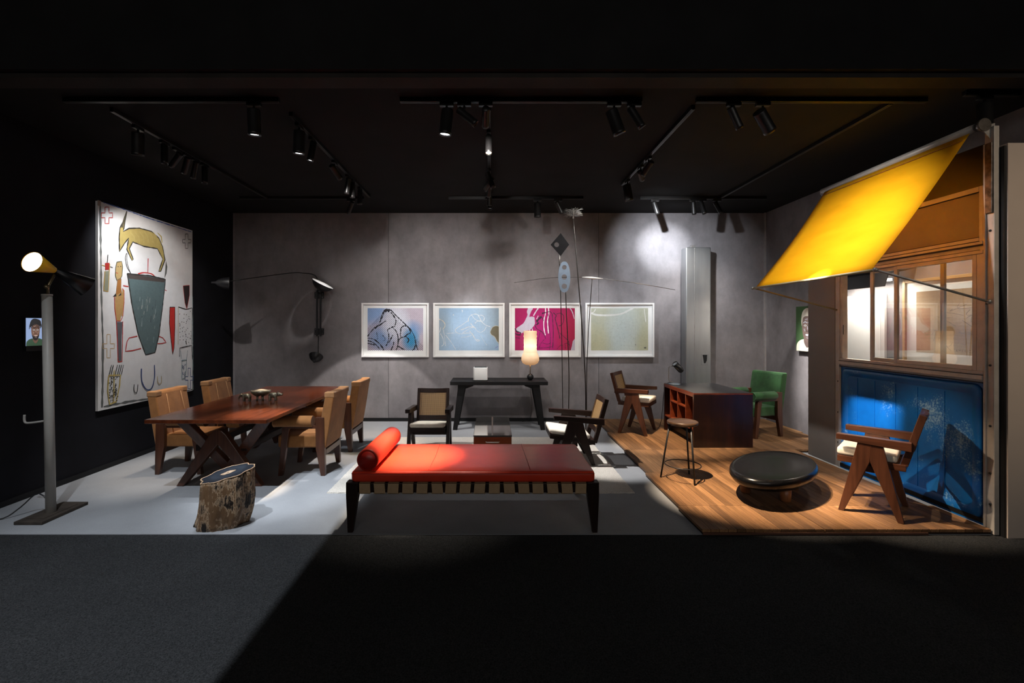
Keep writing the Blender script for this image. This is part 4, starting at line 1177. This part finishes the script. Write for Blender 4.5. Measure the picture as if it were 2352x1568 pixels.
# bucket
bk = [(848, 545), (900, 552), (1000, 560), (1103, 585), (1085, 750), (1060, 950), (1033, 1072), (970, 1088), (920, 950), (880, 760)]
A.stroke(LS([(920, 548), (960, 540), (1010, 548), (1035, 570)]), .014, RED); A.poly(LL(bk), TEAL)
A.poly(LL([(848, 545), (1103, 585), (1095, 605), (860, 580)]), (.06, .045, .04))
for q in range(34):
    x, y = rnd.uniform(905, 1060), rnd.uniform(640, 1030)
    if 860 + (y - 545) * .26 < x < 1100 - (y - 580) * .13: A.stroke(LL([(x, y), (x - 4, y + rnd.uniform(15, 60))]), rnd.uniform(.004, .014), rnd.choice(((.16, .21, .21), (.06, .085, .09), (.25, .27, .25))), jit=.6)
A.stroke(LL(bk), .014, BLK, True, .4)
A.stroke(LS([(872, 545), (845, 500), (835, 440), (845, 410), (845, 460), (860, 520), (872, 545)]), .007, BLK); A.poly(LL([(1105, 460), (1115, 500), (1110, 545), (1095, 580), (1100, 530)]), (.1, .1, .09))
A.stroke(LL([(987, 445), (984, 545)]), .011, RED); A.stroke(LL([(820, 626), (855, 633)]), .011, RED); A.stroke(LL([(1098, 655), (1110, 660)]), .010, RED)
A.stroke(LL([(915, 963), (860, 975), (845, 1000), (836, 1064), (880, 1060), (940, 1045)]), .011, RED); A.stroke(LL([(1060, 965), (1085, 975), (1107, 1005), (1080, 1012), (1050, 1013)]), .011, RED)
# standing figure
A.poly(LL([(778, 470), (810, 465), (816, 500), (812, 560), (802, 580), (778, 590), (768, 560), (770, 510)]), (.42, .29, .12)); A.stroke(LL([(778, 470), (810, 465), (816, 500), (812, 560), (802, 580), (778, 590), (768, 560), (770, 510)]), .010, (.1, .09, .05), True)
A.stroke(LL([(782, 500), (790, 500)]), .008, BLK); A.stroke(LL([(800, 497), (808, 500)]), .008, BLK); A.stroke(LL([(771, 540), (785, 544)]), .007, RED)
A.poly(LL([(782, 590), (808, 580), (806, 640), (812, 680), (790, 680), (770, 690), (776, 640)]), (.32, .13, .03))
A.poly(LL([(768, 690), (812, 670), (818, 700), (806, 830), (800, 862), (775, 862), (764, 780)]), (.42, .25, .09)); A.poly(LL([(815, 645), (826, 660), (826, 740), (818, 830), (808, 830), (812, 740)]), (.42, .25, .09))
A.stroke(LL([(815, 645), (826, 660), (826, 740), (818, 830), (803, 862), (775, 862), (764, 780), (762, 700)]), .008, RED)
A.poly(LL([(770, 678), (752, 700), (776, 698)]), BLK); A.poly(LL([(805, 674), (786, 698), (808, 690)]), BLK)
A.poly(LL([(777, 870), (815, 868), (810, 960), (808, 1128), (785, 1130), (780, 990)]), (.09, .09, .10)); A.stroke(LL([(775, 862), (782, 1000), (786, 1135), (812, 1132), (816, 1000), (817, 865)]), .009, RED)
# small figure left
A.poly(LL([(699, 476), (728, 474), (728, 520), (700, 522)]), (.35, .015, .012)); A.stroke(LL([(718, 420), (714, 474)]), .008, BLK); A.stroke(LL([(733, 500), (750, 506)]), .008, BLK); A.stroke(LL([(678, 490), (699, 495)]), .007, OCH)
A.poly(LL([(698, 530), (728, 528), (720, 665), (690, 660)]), (.22, .23, .17)); A.stroke(LL([(698, 530), (690, 660), (720, 665), (730, 480)]), .008, OCH)
# right side shapes
A.poly(LL([(1220, 628), (1262, 624), (1262, 690), (1245, 782), (1232, 740)]), (.025, .014, .014)); A.stroke(LL([(1220, 628), (1262, 624), (1262, 690), (1245, 782), (1232, 740)]), .007, RED, True)
A.poly(LL([(1131, 770), (1165, 770), (1165, 900), (1160, 1040), (1150, 1085), (1140, 1000), (1128, 880)]), (.48, .02, .014)); A.stroke(LL([(1131, 770), (1165, 770), (1165, 900), (1160, 1040), (1150, 1085), (1140, 1000), (1128, 880)]), .010, BLK, True)
A.stroke(LL([(1188, 770), (1186, 1020)]), .008, (.45, .36, .16)); A.stroke(LL([(1188, 768), (1240, 785), (1278, 775)]), .009, BLK); A.stroke(LL([(1280, 775), (1278, 1018)]), .007, BLK)
for _ in range(45): A.dot(Lc(rnd.uniform(1195, 1272), rnd.uniform(795, 1015)), .007, BLK)
A.stroke(LL([(1195, 1100), (1197, 1042), (1276, 1024), (1280, 1120)]), .010, BLK); A.stroke(LL([(1202, 1060), (1208, 1115)]), .007, (.2, .28, .3)); A.stroke(LL([(1250, 1058), (1240, 1120)]), .007, (.2, .28, .3))
A.stroke(LL([(1210, 1125), (1242, 1122), (1240, 1190), (1228, 1245), (1210, 1250)]), .009, (.12, .2, .22), True)
for _ in range(16): A.dot(Lc(rnd.uniform(1214, 1236), rnd.uniform(1135, 1240)), .007, BLU)
# U signs
A.stroke(LS([(940, 1180), (942, 1260), (965, 1310), (992, 1322), (1015, 1295), (1028, 1230), (1026, 1155)]), .014, BLU); A.stroke(LS([(892, 1285), (890, 1320), (900, 1342), (912, 1330), (916, 1285)]), .009, BLK); A.stroke(LS([(1048, 1232), (1050, 1270), (1063, 1283), (1074, 1265), (1074, 1228)]), .009, (.45, .34, .16))
# dotted vase with bristles
vs_ = [(722, 1225), (800, 1222), (795, 1290), (772, 1400), (728, 1418), (715, 1330)]
A.stroke(LL(vs_), .013, (.52, .38, .10), True); A.stroke(LL([(758, 1190), (755, 1410)]), .011, (.52, .38, .10))
for _ in range(48): A.dot(Lc(rnd.uniform(724, 786), rnd.uniform(1235, 1395)), .008, BLK)
for x in (735, 748, 775, 790, 802, 815): A.stroke(LL([(x + 4, 1155), (x - 10, 1218)]), .009, BLK)
A.build('paint', M_art, pc)


# ------------------------------------------------------------------ portraits
def face(A, w, h, bg, skin, hair, shirt, cap, hl):
    A.poly([(0, 0), (w, 0), (w, h), (0, h)], bg)
    C_ = lambda pts: curve(pts, w, h)
    A.poly(C_([(.02, 0), (.05, .16), (.28, .26), (.72, .26), (.95, .14), (1, 0)]), shirt)
    A.poly(C_([(.38, .36), (.36, .2), (.5, .08), (.64, .2), (.62, .36)]), tuple(s * .8 for s in skin))
    A.poly(C_([(.5, .20), (.36, .28), (.29, .45), (.28, .62), (.34, .80), (.5, .86), (.66, .80), (.72, .62), (.71, .45), (.64, .28), (.5, .20)]), skin)
    if cap: A.poly(C_([(.27, .55), (.24, .7), (.30, .88), (.5, .96), (.70, .88), (.76, .7), (.73, .55), (.68, .74), (.5, .78), (.32, .74), (.27, .55)]), hair)
    else:
        A.poly(C_([(.20, .66), (.22, .84), (.36, .97), (.58, .97), (.78, .88), (.76, .62), (.70, .72), (.52, .78), (.34, .72), (.20, .66)]), hair)
        A.poly(C_([(.30, .42), (.36, .26), (.50, .19), (.64, .26), (.70, .42), (.6, .34), (.5, .36), (.4, .34), (.30, .42)]), hair)
        for k in range(9): A.stroke(C_([(.28 + k * .06, .86), (.2 + k * .075, .74), (.18 + k * .08, .60 + .03 * (k % 3))]), w * .035, hair)
    for u in (.41, .60):
        A.poly(C_([(u - .06, .57), (u, .595), (u + .06, .57), (u, .55), (u - .06, .57)]), (.6, .6, .58)); A.dot((u * w, .572 * h), w * .022, (.01, .01, .01), 8)
        A.stroke(C_([(u - .08, .63), (u, .655), (u + .08, .63)]), w * .025, tuple(x * .25 for x in skin) if not cap else hl)
    A.stroke(C_([(.51, .58), (.49, .48), (.45, .445), (.5, .435), (.56, .447)]), w * .022, tuple(x * .35 for x in skin))
    A.poly(C_([(.41, .365), (.47, .385), (.51, .378), (.55, .385), (.60, .365), (.51, .335), (.41, .365)]), hl)
    for p, q, t in (((.40, .70), (.52, .72), .03), ((.50, .56), (.51, .48), .03), ((.36, .50), (.40, .44), .03), ((.63, .52), (.60, .44), .02), ((.46, .30), (.56, .29), .02)):
        A.stroke(C_([p, ((p[0] + q[0]) / 2 + .01, (p[1] + q[1]) / 2), q]), w * t, tuple(min(1, a * .5 + b * .5) for a, b in zip(skin, hl)))


def screen_mat():
    m, nt, b = nodes('screen_picture')
    a = nt.nodes.new('ShaderNodeVertexColor'); a.layer_name = 'Col'
    b.inputs['Base Color'].default_value = (.02, .02, .02, 1); b.inputs['Roughness'].default_value = .2
    nt.links.new(a.outputs[0], b.inputs['Emission Color']); b.inputs['Emission Strength'].default_value = .95
    return m


t = thing('portrait_screen', 'small glowing screen with a bearded man on blue, on the black wall', 'screen', (XL + .02, 4.19, 1.365))
MB().box((XL + .001, 4.10, 1.362), (XL + .028, 4.275, 1.612)).build('panel', M_screen_dark, t)
A = Art((XL + .028, 4.10, 1.362), (0, 1, 0), (0, 0, 1), (1, 0, 0)); face(A, .175, .25, (.28, .38, .62), (.17, .085, .055), (.012, .010, .010), (.03, .07, .035), False, (.55, .38, .32)); A.build('picture', screen_mat(), t)
MB().box((XL + .001, 4.11, 1.315), (XL + .02, 4.265, 1.36)).build('ledge', M_trim, t)
t = thing('portrait_painting', 'portrait of a person in a white hood on green, on the right concrete wall', 'painting', (XR - .02, 6.36, 1.18))
MB().box((XR - .045, 6.14, 1.185), (XR - .001, 6.61, 1.81)).build('panel', M_screen_dark, t)
A = Art((XR - .045, 6.61, 1.185), (0, -1, 0), (0, 0, 1), (-1, 0, 0)); face(A, .47, .625, (.035, .085, .025), (.13, .085, .075), (.66, .61, .52), (.70, .68, .55), True, (.42, .45, .55)); A.build('paint', M_art, t)

# ------------------------------------------------------------------ facade
FX = 3.70
fc = thing('facade_unit', 'metal facade unit with sliding windows over a worn blue enamel panel', 'facade', (FX + .04, 4.4, .0405))
for y0, y1, nm in ((3.40, 3.467, 0), (4.90, 4.975, 1)):
    p = MB().box((FX, y0, .001 if nm == 0 else .0415), (FX + .04, y1, 3.02 if nm == 0 else 2.90)).build('post', M_frame_alu, fc, .004)
    MB().box((FX - .012, y0 + (.05 if nm == 0 else .0), .0415), (FX + .001, y0 + (.066 if nm == 0 else .016), 2.9)).build('post_lip', M_frame_alu, p, .002)
    for z in ((.22, .45, .80, 1.25, 2.25, 2.75) if nm == 0 else (.30, .62, .95)):
        MB().ball((FX - .002, (y0 + y1) / 2 - .008, z), .009, 10, 6).build('bolt', M_dot, p)
    if nm == 0:
        MB().box((FX - .016, y0 + .004, 2.38), (FX - .0005, y0 + .05, 2.90)).build('steel_plate', plain('stained_steel', (.13, .11, .10), .35, metal=.8, var=.7, vscale=16), p, .002)
MB().box((FX - .004, 4.976, .0415), (FX + .03, 5.395, 2.62)).build('side_sheet', M_panel_grey, fc, .002)
# blue pressed panel
bpn = MB().box((FX + .008, 3.468, .055), (FX + .03, 4.899, 1.115)).build('blue_panel', M_blue, fc)
m = MB(); rgs = []
cy, cz, hy, hz = (3.468 + 4.899) / 2, .585, .70, .515
for ins, x in ((.0, .007), (.012, -.004), (.03, -.006), (.055, -.003), (.075, .006), (.09, .010)):
    r2 = max(.06 - ins * .2, .02)
    rgs.append([Vector((FX + x, cy + p.x, cz + p.y)) for p in rings_rect(hy - ins, hz - ins, r2, 0, 6)])
m.loft(rgs, True, True); m.build('pressed_field', M_blue, bpn)
for y in (3.78, 4.02, 4.24, 4.47, 4.68):
    MB().box((FX + .0015, y - .004, .15), (FX + .009, y + .004, 1.01)).build('pressed_rib', M_blue, bpn, .002)
MB().box((FX - .002, 3.468, .0415), (FX + .03, 4.899, .056)).build('blue_sill', M_blue, fc)
MB().box((FX - .006, 3.468, .058), (FX + .02, 4.899, .092)).build('dark_gasket', M_trim, fc)
# sill and head
for z0, z1, xa in ((1.118, 1.135, -.004), (1.136, 1.172, -.02), (1.173, 1.20, -.008)): MB().box((FX + xa, 3.468, z0), (FX + .05, 4.899, z1)).build('sill_rail', M_frame_alu, fc, .002)
for z0, z1, xa in ((2.09, 2.115, -.012), (2.116, 2.15, .004), (2.151, 2.18, -.015)): MB().box((FX + xa, 3.468, z0), (FX + .05, 4.899, z1)).build('head_rail', M_frame_alu, fc, .002)


def sash(y0, y1, xo, name, fw=.034, mull=()):
    z0, z1 = 1.201, 2.089
    s = MB().box((FX + xo, y0, z0), (FX + xo + .022, y0 + fw, z1)).box((FX + xo, y1 - fw, z0), (FX + xo + .022, y1, z1)).box((FX + xo, y0 + fw, z0), (FX + xo + .022, y1 - fw, z0 + fw)).box((FX + xo, y0 + fw, z1 - fw), (FX + xo + .022, y1 - fw, z1)).build(name, M_frame_alu, fc, .003)
    MB().box((FX + xo + .009, y0 + fw - .002, z0 + fw - .002), (FX + xo + .013, y1 - fw + .002, z1 - fw + .002)).build('pane', M_glass, s)
    return s


sash(3.52, 4.245, -.004, 'sliding_sash'); sash(3.80, 4.545, .022, 'sliding_sash')
MB().box((FX - .006, 3.468, 1.201), (FX + .05, 3.518, 2.089)).build('window_jamb', M_frame_alu, fc, .003)
MB().box((FX - .006, 4.866, 1.201), (FX + .05, 4.899, 2.089)).build('window_jamb', M_frame_alu, fc, .003)
MB().box((FX + .002, 4.862, 1.45), (FX + .006, 4.8655, 1.55)).build('latch', M_dot, fc)
# transom window and dark glass above
for a, b in (((3.468, 2.182), (3.50, 2.60)), ((4.867, 2.182), (4.899, 2.60)), ((3.50, 2.182), (4.867, 2.214)), ((3.50, 2.56), (4.867, 2.60))):
    MB().box((FX - .008, a[0], a[1]), (FX + .03, b[0], b[1])).build('transom_frame', M_frame_alu, fc, .003)
MB().box((FX + .006, 3.50, 2.214), (FX + .014, 4.867, 2.56)).build('transom_panel', M_transom, fc)
for z0, z1 in ((2.181, 2.187), (2.212, 2.217), (2.556, 2.561), (2.112, 2.119)):
    MB().box((FX - .0095, 3.50, z0), (FX + .004, 4.867, z1)).build('rubber_gasket', M_trim, fc)
MB().box((FX - .0165, 3.468, 2.150), (FX - .001, 4.899, 2.160)).build('rubber_gasket', M_trim, fc)
MB().box((FX - .0215, 3.468, 1.170), (FX - .006, 4.899, 1.175)).build('rubber_gasket', M_trim, fc)
MB().box((FX - .0165, 3.468, 1.112), (FX + .004, 4.899, 1.120)).build('rubber_gasket', M_trim, fc)
MB().box((FX + .006, 3.468, 2.601), (FX + .014, 4.899, 2.91)).build('dark_pane', M_black_glass, fc)

# awning
aw = thing('awning', 'taut yellow canvas awning hung from a roller above the windows', 'awning', (FX - .3, 4.25, 1.95))
MB().tube([(3.645, 3.475, 3.035), (3.645, 5.09, 3.02)], .030, 20).build('roller_tube', plain('awning_tube', (.42, .40, .38), .45, metal=.3, var=.08), aw)
MB().tube([(3.655, 3.42, 3.035), (3.655, 3.445, 3.035)], .048, 24).build('roller_disc', plain('dark_steel', (.13, .115, .105), .4, metal=.7, var=.4), aw)
MB().tube([(3.655, 3.445, 3.035), (3.655, 3.476, 3.035)], .020, 16).build('roller_shaft', M_steel, aw)
MB().prism([(3.62, 3.02), (3.735, 3.05), (3.735, 2.90), (3.70, 2.93)], 3.425, 3.433, 'y').build('bracket', M_steel, aw, .002)
MB().prism([(3.62, 3.0), (3.735, 3.03), (3.735, 2.88), (3.70, 2.91)], 5.093, 5.10, 'y').build('bracket', M_steel, aw, .002)
rgs = []
for j in range(17):
    t = j / 16; ring = []
    for i in range(15):
        u = i / 14; y = 3.505 + u * (5.03 - 3.505)
        x = 3.63 + (2.875 - 3.63) * t; z = 3.005 + (1.96 - 3.005) * t
        sag = .022 * math.sin(math.pi * t) + .006 * math.sin(math.pi * u) * t
        ring.append(Vector((x + sag * .81, y + .012 * math.sin(math.pi * t) * (1 - 2 * u), z - sag * .59)))
    rgs.append(ring)
cl = MB().loft(rgs, False, True, False).build('canvas_sheet', M_awning, aw)
sd = cl.modifiers.new('t', 'SOLIDIFY'); sd.thickness = .0015
MB().tube([(3.589, 3.52, 2.957), (3.591, 5.02, 2.954)], .0035, 6).build('hem_stitch', plain('stitch', (.25, .09, .01), .8), cl)
MB().tube([(2.868, 3.455, 1.962), (2.868, 5.07, 1.952)], .011, 12).build('front_bar', plain('awning_bar', (.30, .24, .12), .5), aw)
MB().tube([(2.868, 3.455, 1.962), (3.693, 3.435, 1.725)], .009, 10).build('strut', M_steel, aw)
MB().tube([(2.868, 5.065, 1.955), (3.70, 4.95, 1.71)], .009, 10).build('strut', plain('awning_bar', (.30, .24, .12), .5), aw)
MB().ball((2.868, 3.452, 1.962), .018, 10, 8).build('end_knuckle', M_steel, aw); MB().ball((2.868, 5.072, 1.953), .018, 10, 8).build('end_knuckle', M_steel, aw)
MB().ball((3.692, 3.432, 1.725), .02, 10, 8).build('pivot', M_steel, aw)

# things behind the windows
hd = thing('hooded_wall_light', 'dark folded metal light hood behind the left window', 'lamp', (4.25, 5.2, 2.0))
pr = [(4.397, 2.16), (4.10, 2.10), (4.06, 1.95), (4.075, 1.95), (4.115, 2.08), (4.397, 2.14)]
MB().prism(pr, 4.78, 5.68, 'y').build('hood', plain('dark_hood', (.035, .032, .03), .5), hd, .004)
MB().box((4.20, 4.9, 2.02), (4.25, 5.6, 2.045)).build('light_tube', plain('lit_tube', (1, 1, 1), .5, emit=(1, .93, .82), estr=9), hd)
al = bpy.data.lights.new('tube_glow', 'AREA'); al.shape = 'RECTANGLE'; al.size = .12; al.size_y = .8; al.energy = 19; al.color = (1, .93, .82)
ao = bpy.data.objects.new('tube_glow', al); COL.objects.link(ao); ao.parent = hd; ao.location = (4.22 - 4.25, .05, 2.01 - 2.0)
lamp('interior_fill', (3.82, 4.55, 2.86), (4.39, 4.35, 1.30), 85, 70, .8, (1, .88, .72), .03, parent=fc)  # added spot without a fixture, brightens the drawing behind the windows
pw = thing('white_picture', 'blank white framed panel on the wall behind the left window', 'picture', (4.37, 5.45, 1.0))
MB().box((4.372, 5.14, 1.02), (4.399, 5.76, 1.90)).build('frame', M_white_frame, pw, .003)
MB().box((4.368, 5.19, 1.07), (4.3725, 5.71, 1.85)).build('sheet', M_mat_board, pw)
oc = thing('ochre_drawing', 'large ochre drawing in a pale wooden frame behind the right window', 'picture', (4.37, 4.4, 1.08))
y0, y1, z0, z1 = 3.72, 4.90, 1.10, 2.02
for a, b in (((y0, z0), (y0 + .03, z1)), ((y1 - .03, z0), (y1, z1)), ((y0 + .03, z0), (y1 - .03, z0 + .03)), ((y0 + .03, z1 - .03), (y1 - .03, z1))):
    MB().box((4.355, a[0], a[1]), (4.399, b[0], b[1])).build('frame_bar', M_wood_pale, oc, .002)
MB().box((4.378, y0 + .03, z0 + .03), (4.397, y1 - .03, z1 - .03)).build('mount_board', M_mat_board, oc)
A = Art((4.378, y1 - .14, z0 + .17), (0, -1, 0), (0, 0, 1), (-1, 0, 0)); W_, H_ = y1 - y0 - .28, z1 - z0 - .30
grid(A, W_, H_, lambda u, v: (*[a + (b - a) * (.5 + .5 * math.sin(u * 5 + v * 7) * math.cos(u * 3 - v * 4)) for a, b in zip((.27, .15, .06), (.52, .38, .23))], 0))
for _ in range(26):
    u, v = rnd.uniform(.05, .8), rnd.uniform(.1, .8); A.stroke(curve([(u, v), (u + rnd.uniform(-.05, .1), v + rnd.uniform(-.1, .1)), (u + rnd.uniform(.0, .2), v + rnd.uniform(-.1, .1))], W_, H_), .004, (.20, .12, .07), jit=.4)
A.build('drawing', M_art, oc)
tx = bpy.data.curves.new('lettering', 'FONT'); tx.body = 'AMERICA'; tx.size = .034; tx.space_character = 1.25
tmp = bpy.data.objects.new('lettering', tx); COL.objects.link(tmp); bpy.context.view_layer.update()
me = bpy.data.meshes.new_from_object(tmp); bpy.data.objects.remove(tmp)
me.materials.clear(); me.materials.append(plain('brown_ink', (.17, .105, .06), .8))
lt_ = bpy.data.objects.new('lettering', me); COL.objects.link(lt_); lt_.parent = oc; LOC[lt_.name] = LOC[oc.name]
lt_.matrix_local = Matrix.Translation(Vector((4.3745, 4.355, 1.295)) - LOC[oc.name]) @ Matrix(((0, 0, -1, 0), (-1, 0, 0, 0), (0, 1, 0, 0), (0, 0, 0, 1)))

# ------------------------------------------------------------------ tracks and spotlights
TRK = {}


def track(key, name, a, b):
    t = thing('ceiling_track', '%s black lighting track on the ceiling' % name + (', running towards the back wall' if 'depth' in name else ', running across'), 'track', ((a[0] + b[0]) / 2, (a[1] + b[1]) / 2, 3.31))
    w_ = .017
    lo = (min(a[0], b[0]) - (w_ if a[0] == b[0] else 0), min(a[1], b[1]) - (w_ if a[1] == b[1] else 0), 3.315)
    hi = (max(a[0], b[0]) + (w_ if a[0] == b[0] else 0), max(a[1], b[1]) + (w_ if a[1] == b[1] else 0), ZC + .0005)
    MB().box(lo, hi).build('rail', M_fix, t, .003)
    c = Vector(((lo[0] + hi[0]) / 2, (lo[1] + hi[1]) / 2, 0)); dx, dy = (hi[0] - lo[0]) / 2, (hi[1] - lo[1]) / 2
    MB().box((lo[0] + (.004 if dx > dy else .012), lo[1] + (.012 if dx > dy else .004), 3.3125), (hi[0] - (.004 if dx > dy else .012), hi[1] - (.012 if dx > dy else .004), 3.3155)).build('conductor_slot', M_fix, t)
    TRK[key] = (name, [])


track('FL', 'front left', (-3.40, 3.665), (-1.69, 3.665)); track('FM', 'front middle', (-.73, 3.665), (1.19, 3.665)); track('FR', 'front right', (1.62, 3.665), (3.45, 3.665))
track('FX', 'short right front', (3.64, 3.56), (4.07, 3.56)); track('BL', 'rear left', (-3.54, 6.478), (-1.8, 6.478)); track('BM', 'rear middle', (-.61, 6.478), (1.28, 6.478)); track('BR', 'rear right', (2.08, 6.478), (3.85, 6.478))
track('D1', 'leftmost depth', (-3.15, 3.82), (-3.15, 6.44)); track('D2', 'second depth', (-1.70, 3.90), (-1.70, 6.40)); track('D3', 'central depth', (-.03, 3.80), (-.03, 6.42)); track('D4', 'fourth depth', (1.65, 3.78), (1.65, 5.85)); track('D5', 'rightmost depth', (3.2, 3.70), (3.2, 6.42))
ORD = ['first', 'second', 'third', 'fourth', 'fifth', 'sixth', 'seventh', 'eighth']
M_lens_on = plain('lit_lens', (1, 1, 1), .5, emit=(.9, .95, 1), estr=12); M_lens_warm = plain('lit_lens_warm', (1, 1, 1), .5, emit=(1, .75, .5), estr=22); M_lens_off = plain('dark_lens', (.03, .03, .035), .15)


def spot(key, x, y, target, big=False, lit=1, power=0, cone=30, blend=.6, col=NEUT, size=.02, drop=.0, **k):
    nm, lst = TRK[key]; across = key[0] != 'D'
    r, L = (.048, .20) if big else (.030, .185)
    zp = 3.22 - drop - (.03 if big else 0)
    pos = Vector((x, y, zp)); d = (Vector(target) - pos).normalized()
    dirs = ('from left', 'from the front')
    lst.append(1); n = ORD[len(lst) - 1]
    t = thing('track_spotlight', '%s black spotlight, %s %s on the %s track' % ('stout' if big else 'slim', n, 'from left' if across else 'from the front', nm.split(',')[0]), 'spotlight', (x, y, 3.3), group='ceiling spotlights')
    e = (.055, .018) if across else (.018, .055)
    MB().box((x - e[0], y - e[1], 3.285), (x + e[0], y + e[1], 3.3125)).build('adapter', M_fix, t, .003)
    MB().tube([(x, y, 3.285), (x, y, zp + r * .6)], .009, 8).build('stem', M_fix, t)
    o0 = pos - d * L * .35
    hd = MB().lathe([(.001, 0), (r * .92, .002), (r, .008), (r, L * .86), (r * 1.04, L * .87), (r * 1.04, L), (r * .9, L), (r * .85, L - .012)], o0, d, 24).build('head', M_fix, t)
    MB().lathe([(.0005, L - .012), (r * .86, L - .012)], o0, d, 24).build('lens', (M_lens_warm if lit == 2 else M_lens_on) if lit else M_lens_off, hd)
    if power:
        lamp('beam', o0 + d * (L + .01), target, power, cone, blend, col, size, parent=t, **k)
    return t


# left depth track
spot('D1', -3.15, 4.107, (-3.65, 4.75, 0), True, 0, 180, 36, .9, NEUT)
spot('D1', -3.15, 4.44, (-3.15, 4.5, 0), False, 0)
spot('D1', -3.15, 4.62, (-4.12, 5.06, 2.45), False, 0, 62, 36, 1, COOL)
spot('D1', -3.15, 4.76, (-4.12, 5.6, 1.75), False, 0, 84, 80, .6, NEUT)
spot('D1', -3.15, 4.90, (-4.12, 5.75, 1.2), False, 0, 72, 60, .8, COOL)
spot('D1', -3.15, 5.06, (-3.16, 5.1, 0), False, 0, 110, 40, .6, WARM)
# front left
spot('FL', -1.89, 3.665, (-2.0, 4.15, 0), True, 1, 230, 36, .9, COOL)
# second depth track
spot('D2', -1.70, 4.07, (-1.95, 4.45, 0), True, 1, 210, 34, .6, COOL)
spot('D2', -1.70, 4.37, (-2.16, 4.34, .72), False, 1, 1100, 16, .9, WARM)
spot('D2', -1.70, 4.98, (-.9, 7.4, 1.7), False, 0, 120, 84, 1, NEUT)
spot('D2', -1.70, 5.45, (-2.4, 6.3, .72), False, 0, 120, 44, .7, WARM)
spot('D2', -1.70, 5.62, (-1.75, 5.85, .5), False, 1, 170, 36, .6, WARM)
spot('D2', -1.70, 5.94, (-1.9, 6.3, 0), False, 0, 300, 62, .08, NEUT)
spot('BL', -1.98, 6.478, (-2.66, 7.18, 2.14), False, 1, 130, 18, .9, NEUT)
# front middle
t = spot('FM', -.36, 3.665, (-.66, 3.87, .45), True, 1, 2100, 21, 1, (1, .86, .68), .03)
lamp('beam', (-.376, 3.675, 3.03), (-.60, 3.88, .45), 200, 40, 1, (1, .88, .72), .03, parent=t)  # extra wide beam added to soften the pool of light on the daybed
spot('FM', -.22, 3.665, (3.3, 3.9, .45), False, 0, 320, 20, .5, WARM)
spot('FM', -.05, 3.665, (-.2, 7.4, 1.7), False, 0, 120, 74, 1, NEUT)
spot('FM', .97, 3.665, (2.35, 4.2, 0), True, 1, 1700, 32, .7, WARM)
spot('FM', 1.13, 3.665, (3.08, 3.78, .25), False, 1, 700, 22, .7, WARM)
# centre
spot('D3', -.03, 4.22, (-.03, 3.4, .5), False, 2)
spot('D3', -.03, 5.25, (1.15, 5.3, .3), False, 0, 620, 28, .5, NEUT, .015)
spot('D3', -.03, 5.40, (-1.42, 7.4, 1.62), False, 1, 150, 24, 1, COOL)
spot('D3', -.03, 5.62, (-.36, 7.4, 1.62), False, 1, 140, 24, 1, COOL)
spot('D3', -.03, 6.0, (-.2, 7.4, .5), False, 0, 70, 90, 1, NEUT)
spot('D3', -.03, 6.25, (.0, 5.3, .4), False, 0, 60, 50, .8, NEUT)
# right depth track
spot('D4', 1.65, 4.86, (.85, 7.4, 1.64), False, 0, 170, 22, 1, COOL)
t = spot('D4', 1.65, 5.12, (2.75, 7.43, 2.78), False, 0, 900, 23, 1, COOL)
lamp('beam', (1.60, 5.26, 3.14), (.5, 7.43, 1.5), 110, 84, 1, NEUT, .02, parent=t)  # extra beam added to this fixture to wash the back wall
lamp('beam', (1.75, 5.30, 3.18), (2.85, 7.43, 2.55), 330, 56, 1, COOL, .02, parent=t)  # extra wide beam added as a halo around the bright wall spot
spot('D4', 1.65, 5.62, (2.35, 5.95, .1), True, 0, 820, 32, .6, WARM)
# front right
spot('FR', 1.92, 3.665, (3.70, 4.50, .66), False, 1, 1500, 14, 1, COOL)
spot('FR', 2.15, 3.665, (3.12, 4.2, 2.3), True, 0, 250, 88, 1, NEUT)
spot('FX', 3.80, 3.56, (3.8, 3.58, 0), True, 0)
# rear
spot('BM', .64, 6.478, (.7, 7.0, .3), True, 0, 60, 60, 1, NEUT)
spot('BM', .93, 6.478, (1.95, 7.4, 1.55), False, 0, 200, 40, 1, COOL)
spot('BR', 2.29, 6.478, (3.22, 7.2, 1.3), False, 0, 80, 20, 1, COOL)
spot('BR', 2.83, 6.478, (3.4, 7.4, 1.0), False, 0, 120, 90, 1, NEUT)
spot('BR', 2.95, 6.478, (3.65, 6.25, .6), False, 0, 75, 36, .6, NEUT)
spot('BR', 3.16, 6.478, (4.39, 6.22, .80), False, 0, 900, 27, 1, NEUT)
# hall spotlight over the aisle, its barn door cutting the beam to the left of the daybed
hs = thing('hall_spotlight', 'black stage spotlight with a barn door above the aisle', 'spotlight', HALL_SPOT)
hx, hy, hz = HALL_SPOT
MB().lathe([(.001, .30), (.10, .30), (.11, .27), (.11, .03), (.10, .03)], HALL_SPOT, (0, 0, 1), 24).build('head', M_fix, hs)
MB().tube([(hx, hy, hz + .3), (hx, hy, hz + 2.2)], .012, 8).build('hanger', M_fix, hs)
MB().box((hx + .2 * 1.1 / 4.8, hy - .5, hz - .202), (hx + .75, hy + .5, hz - .20)).build('barn_door', M_fix, hs)
MB().box((hx - .5, hy + .214, hz - .202), (hx + .75, hy + .7, hz - .20)).build('barn_door', M_fix, hs)  # second leaf, added to keep the beam off the fascia
MB().box((hx + .108, hy - .1, hz - .21), (hx + .118, hy + .1, hz + .1)).build('barn_door_arm', M_fix, hs)
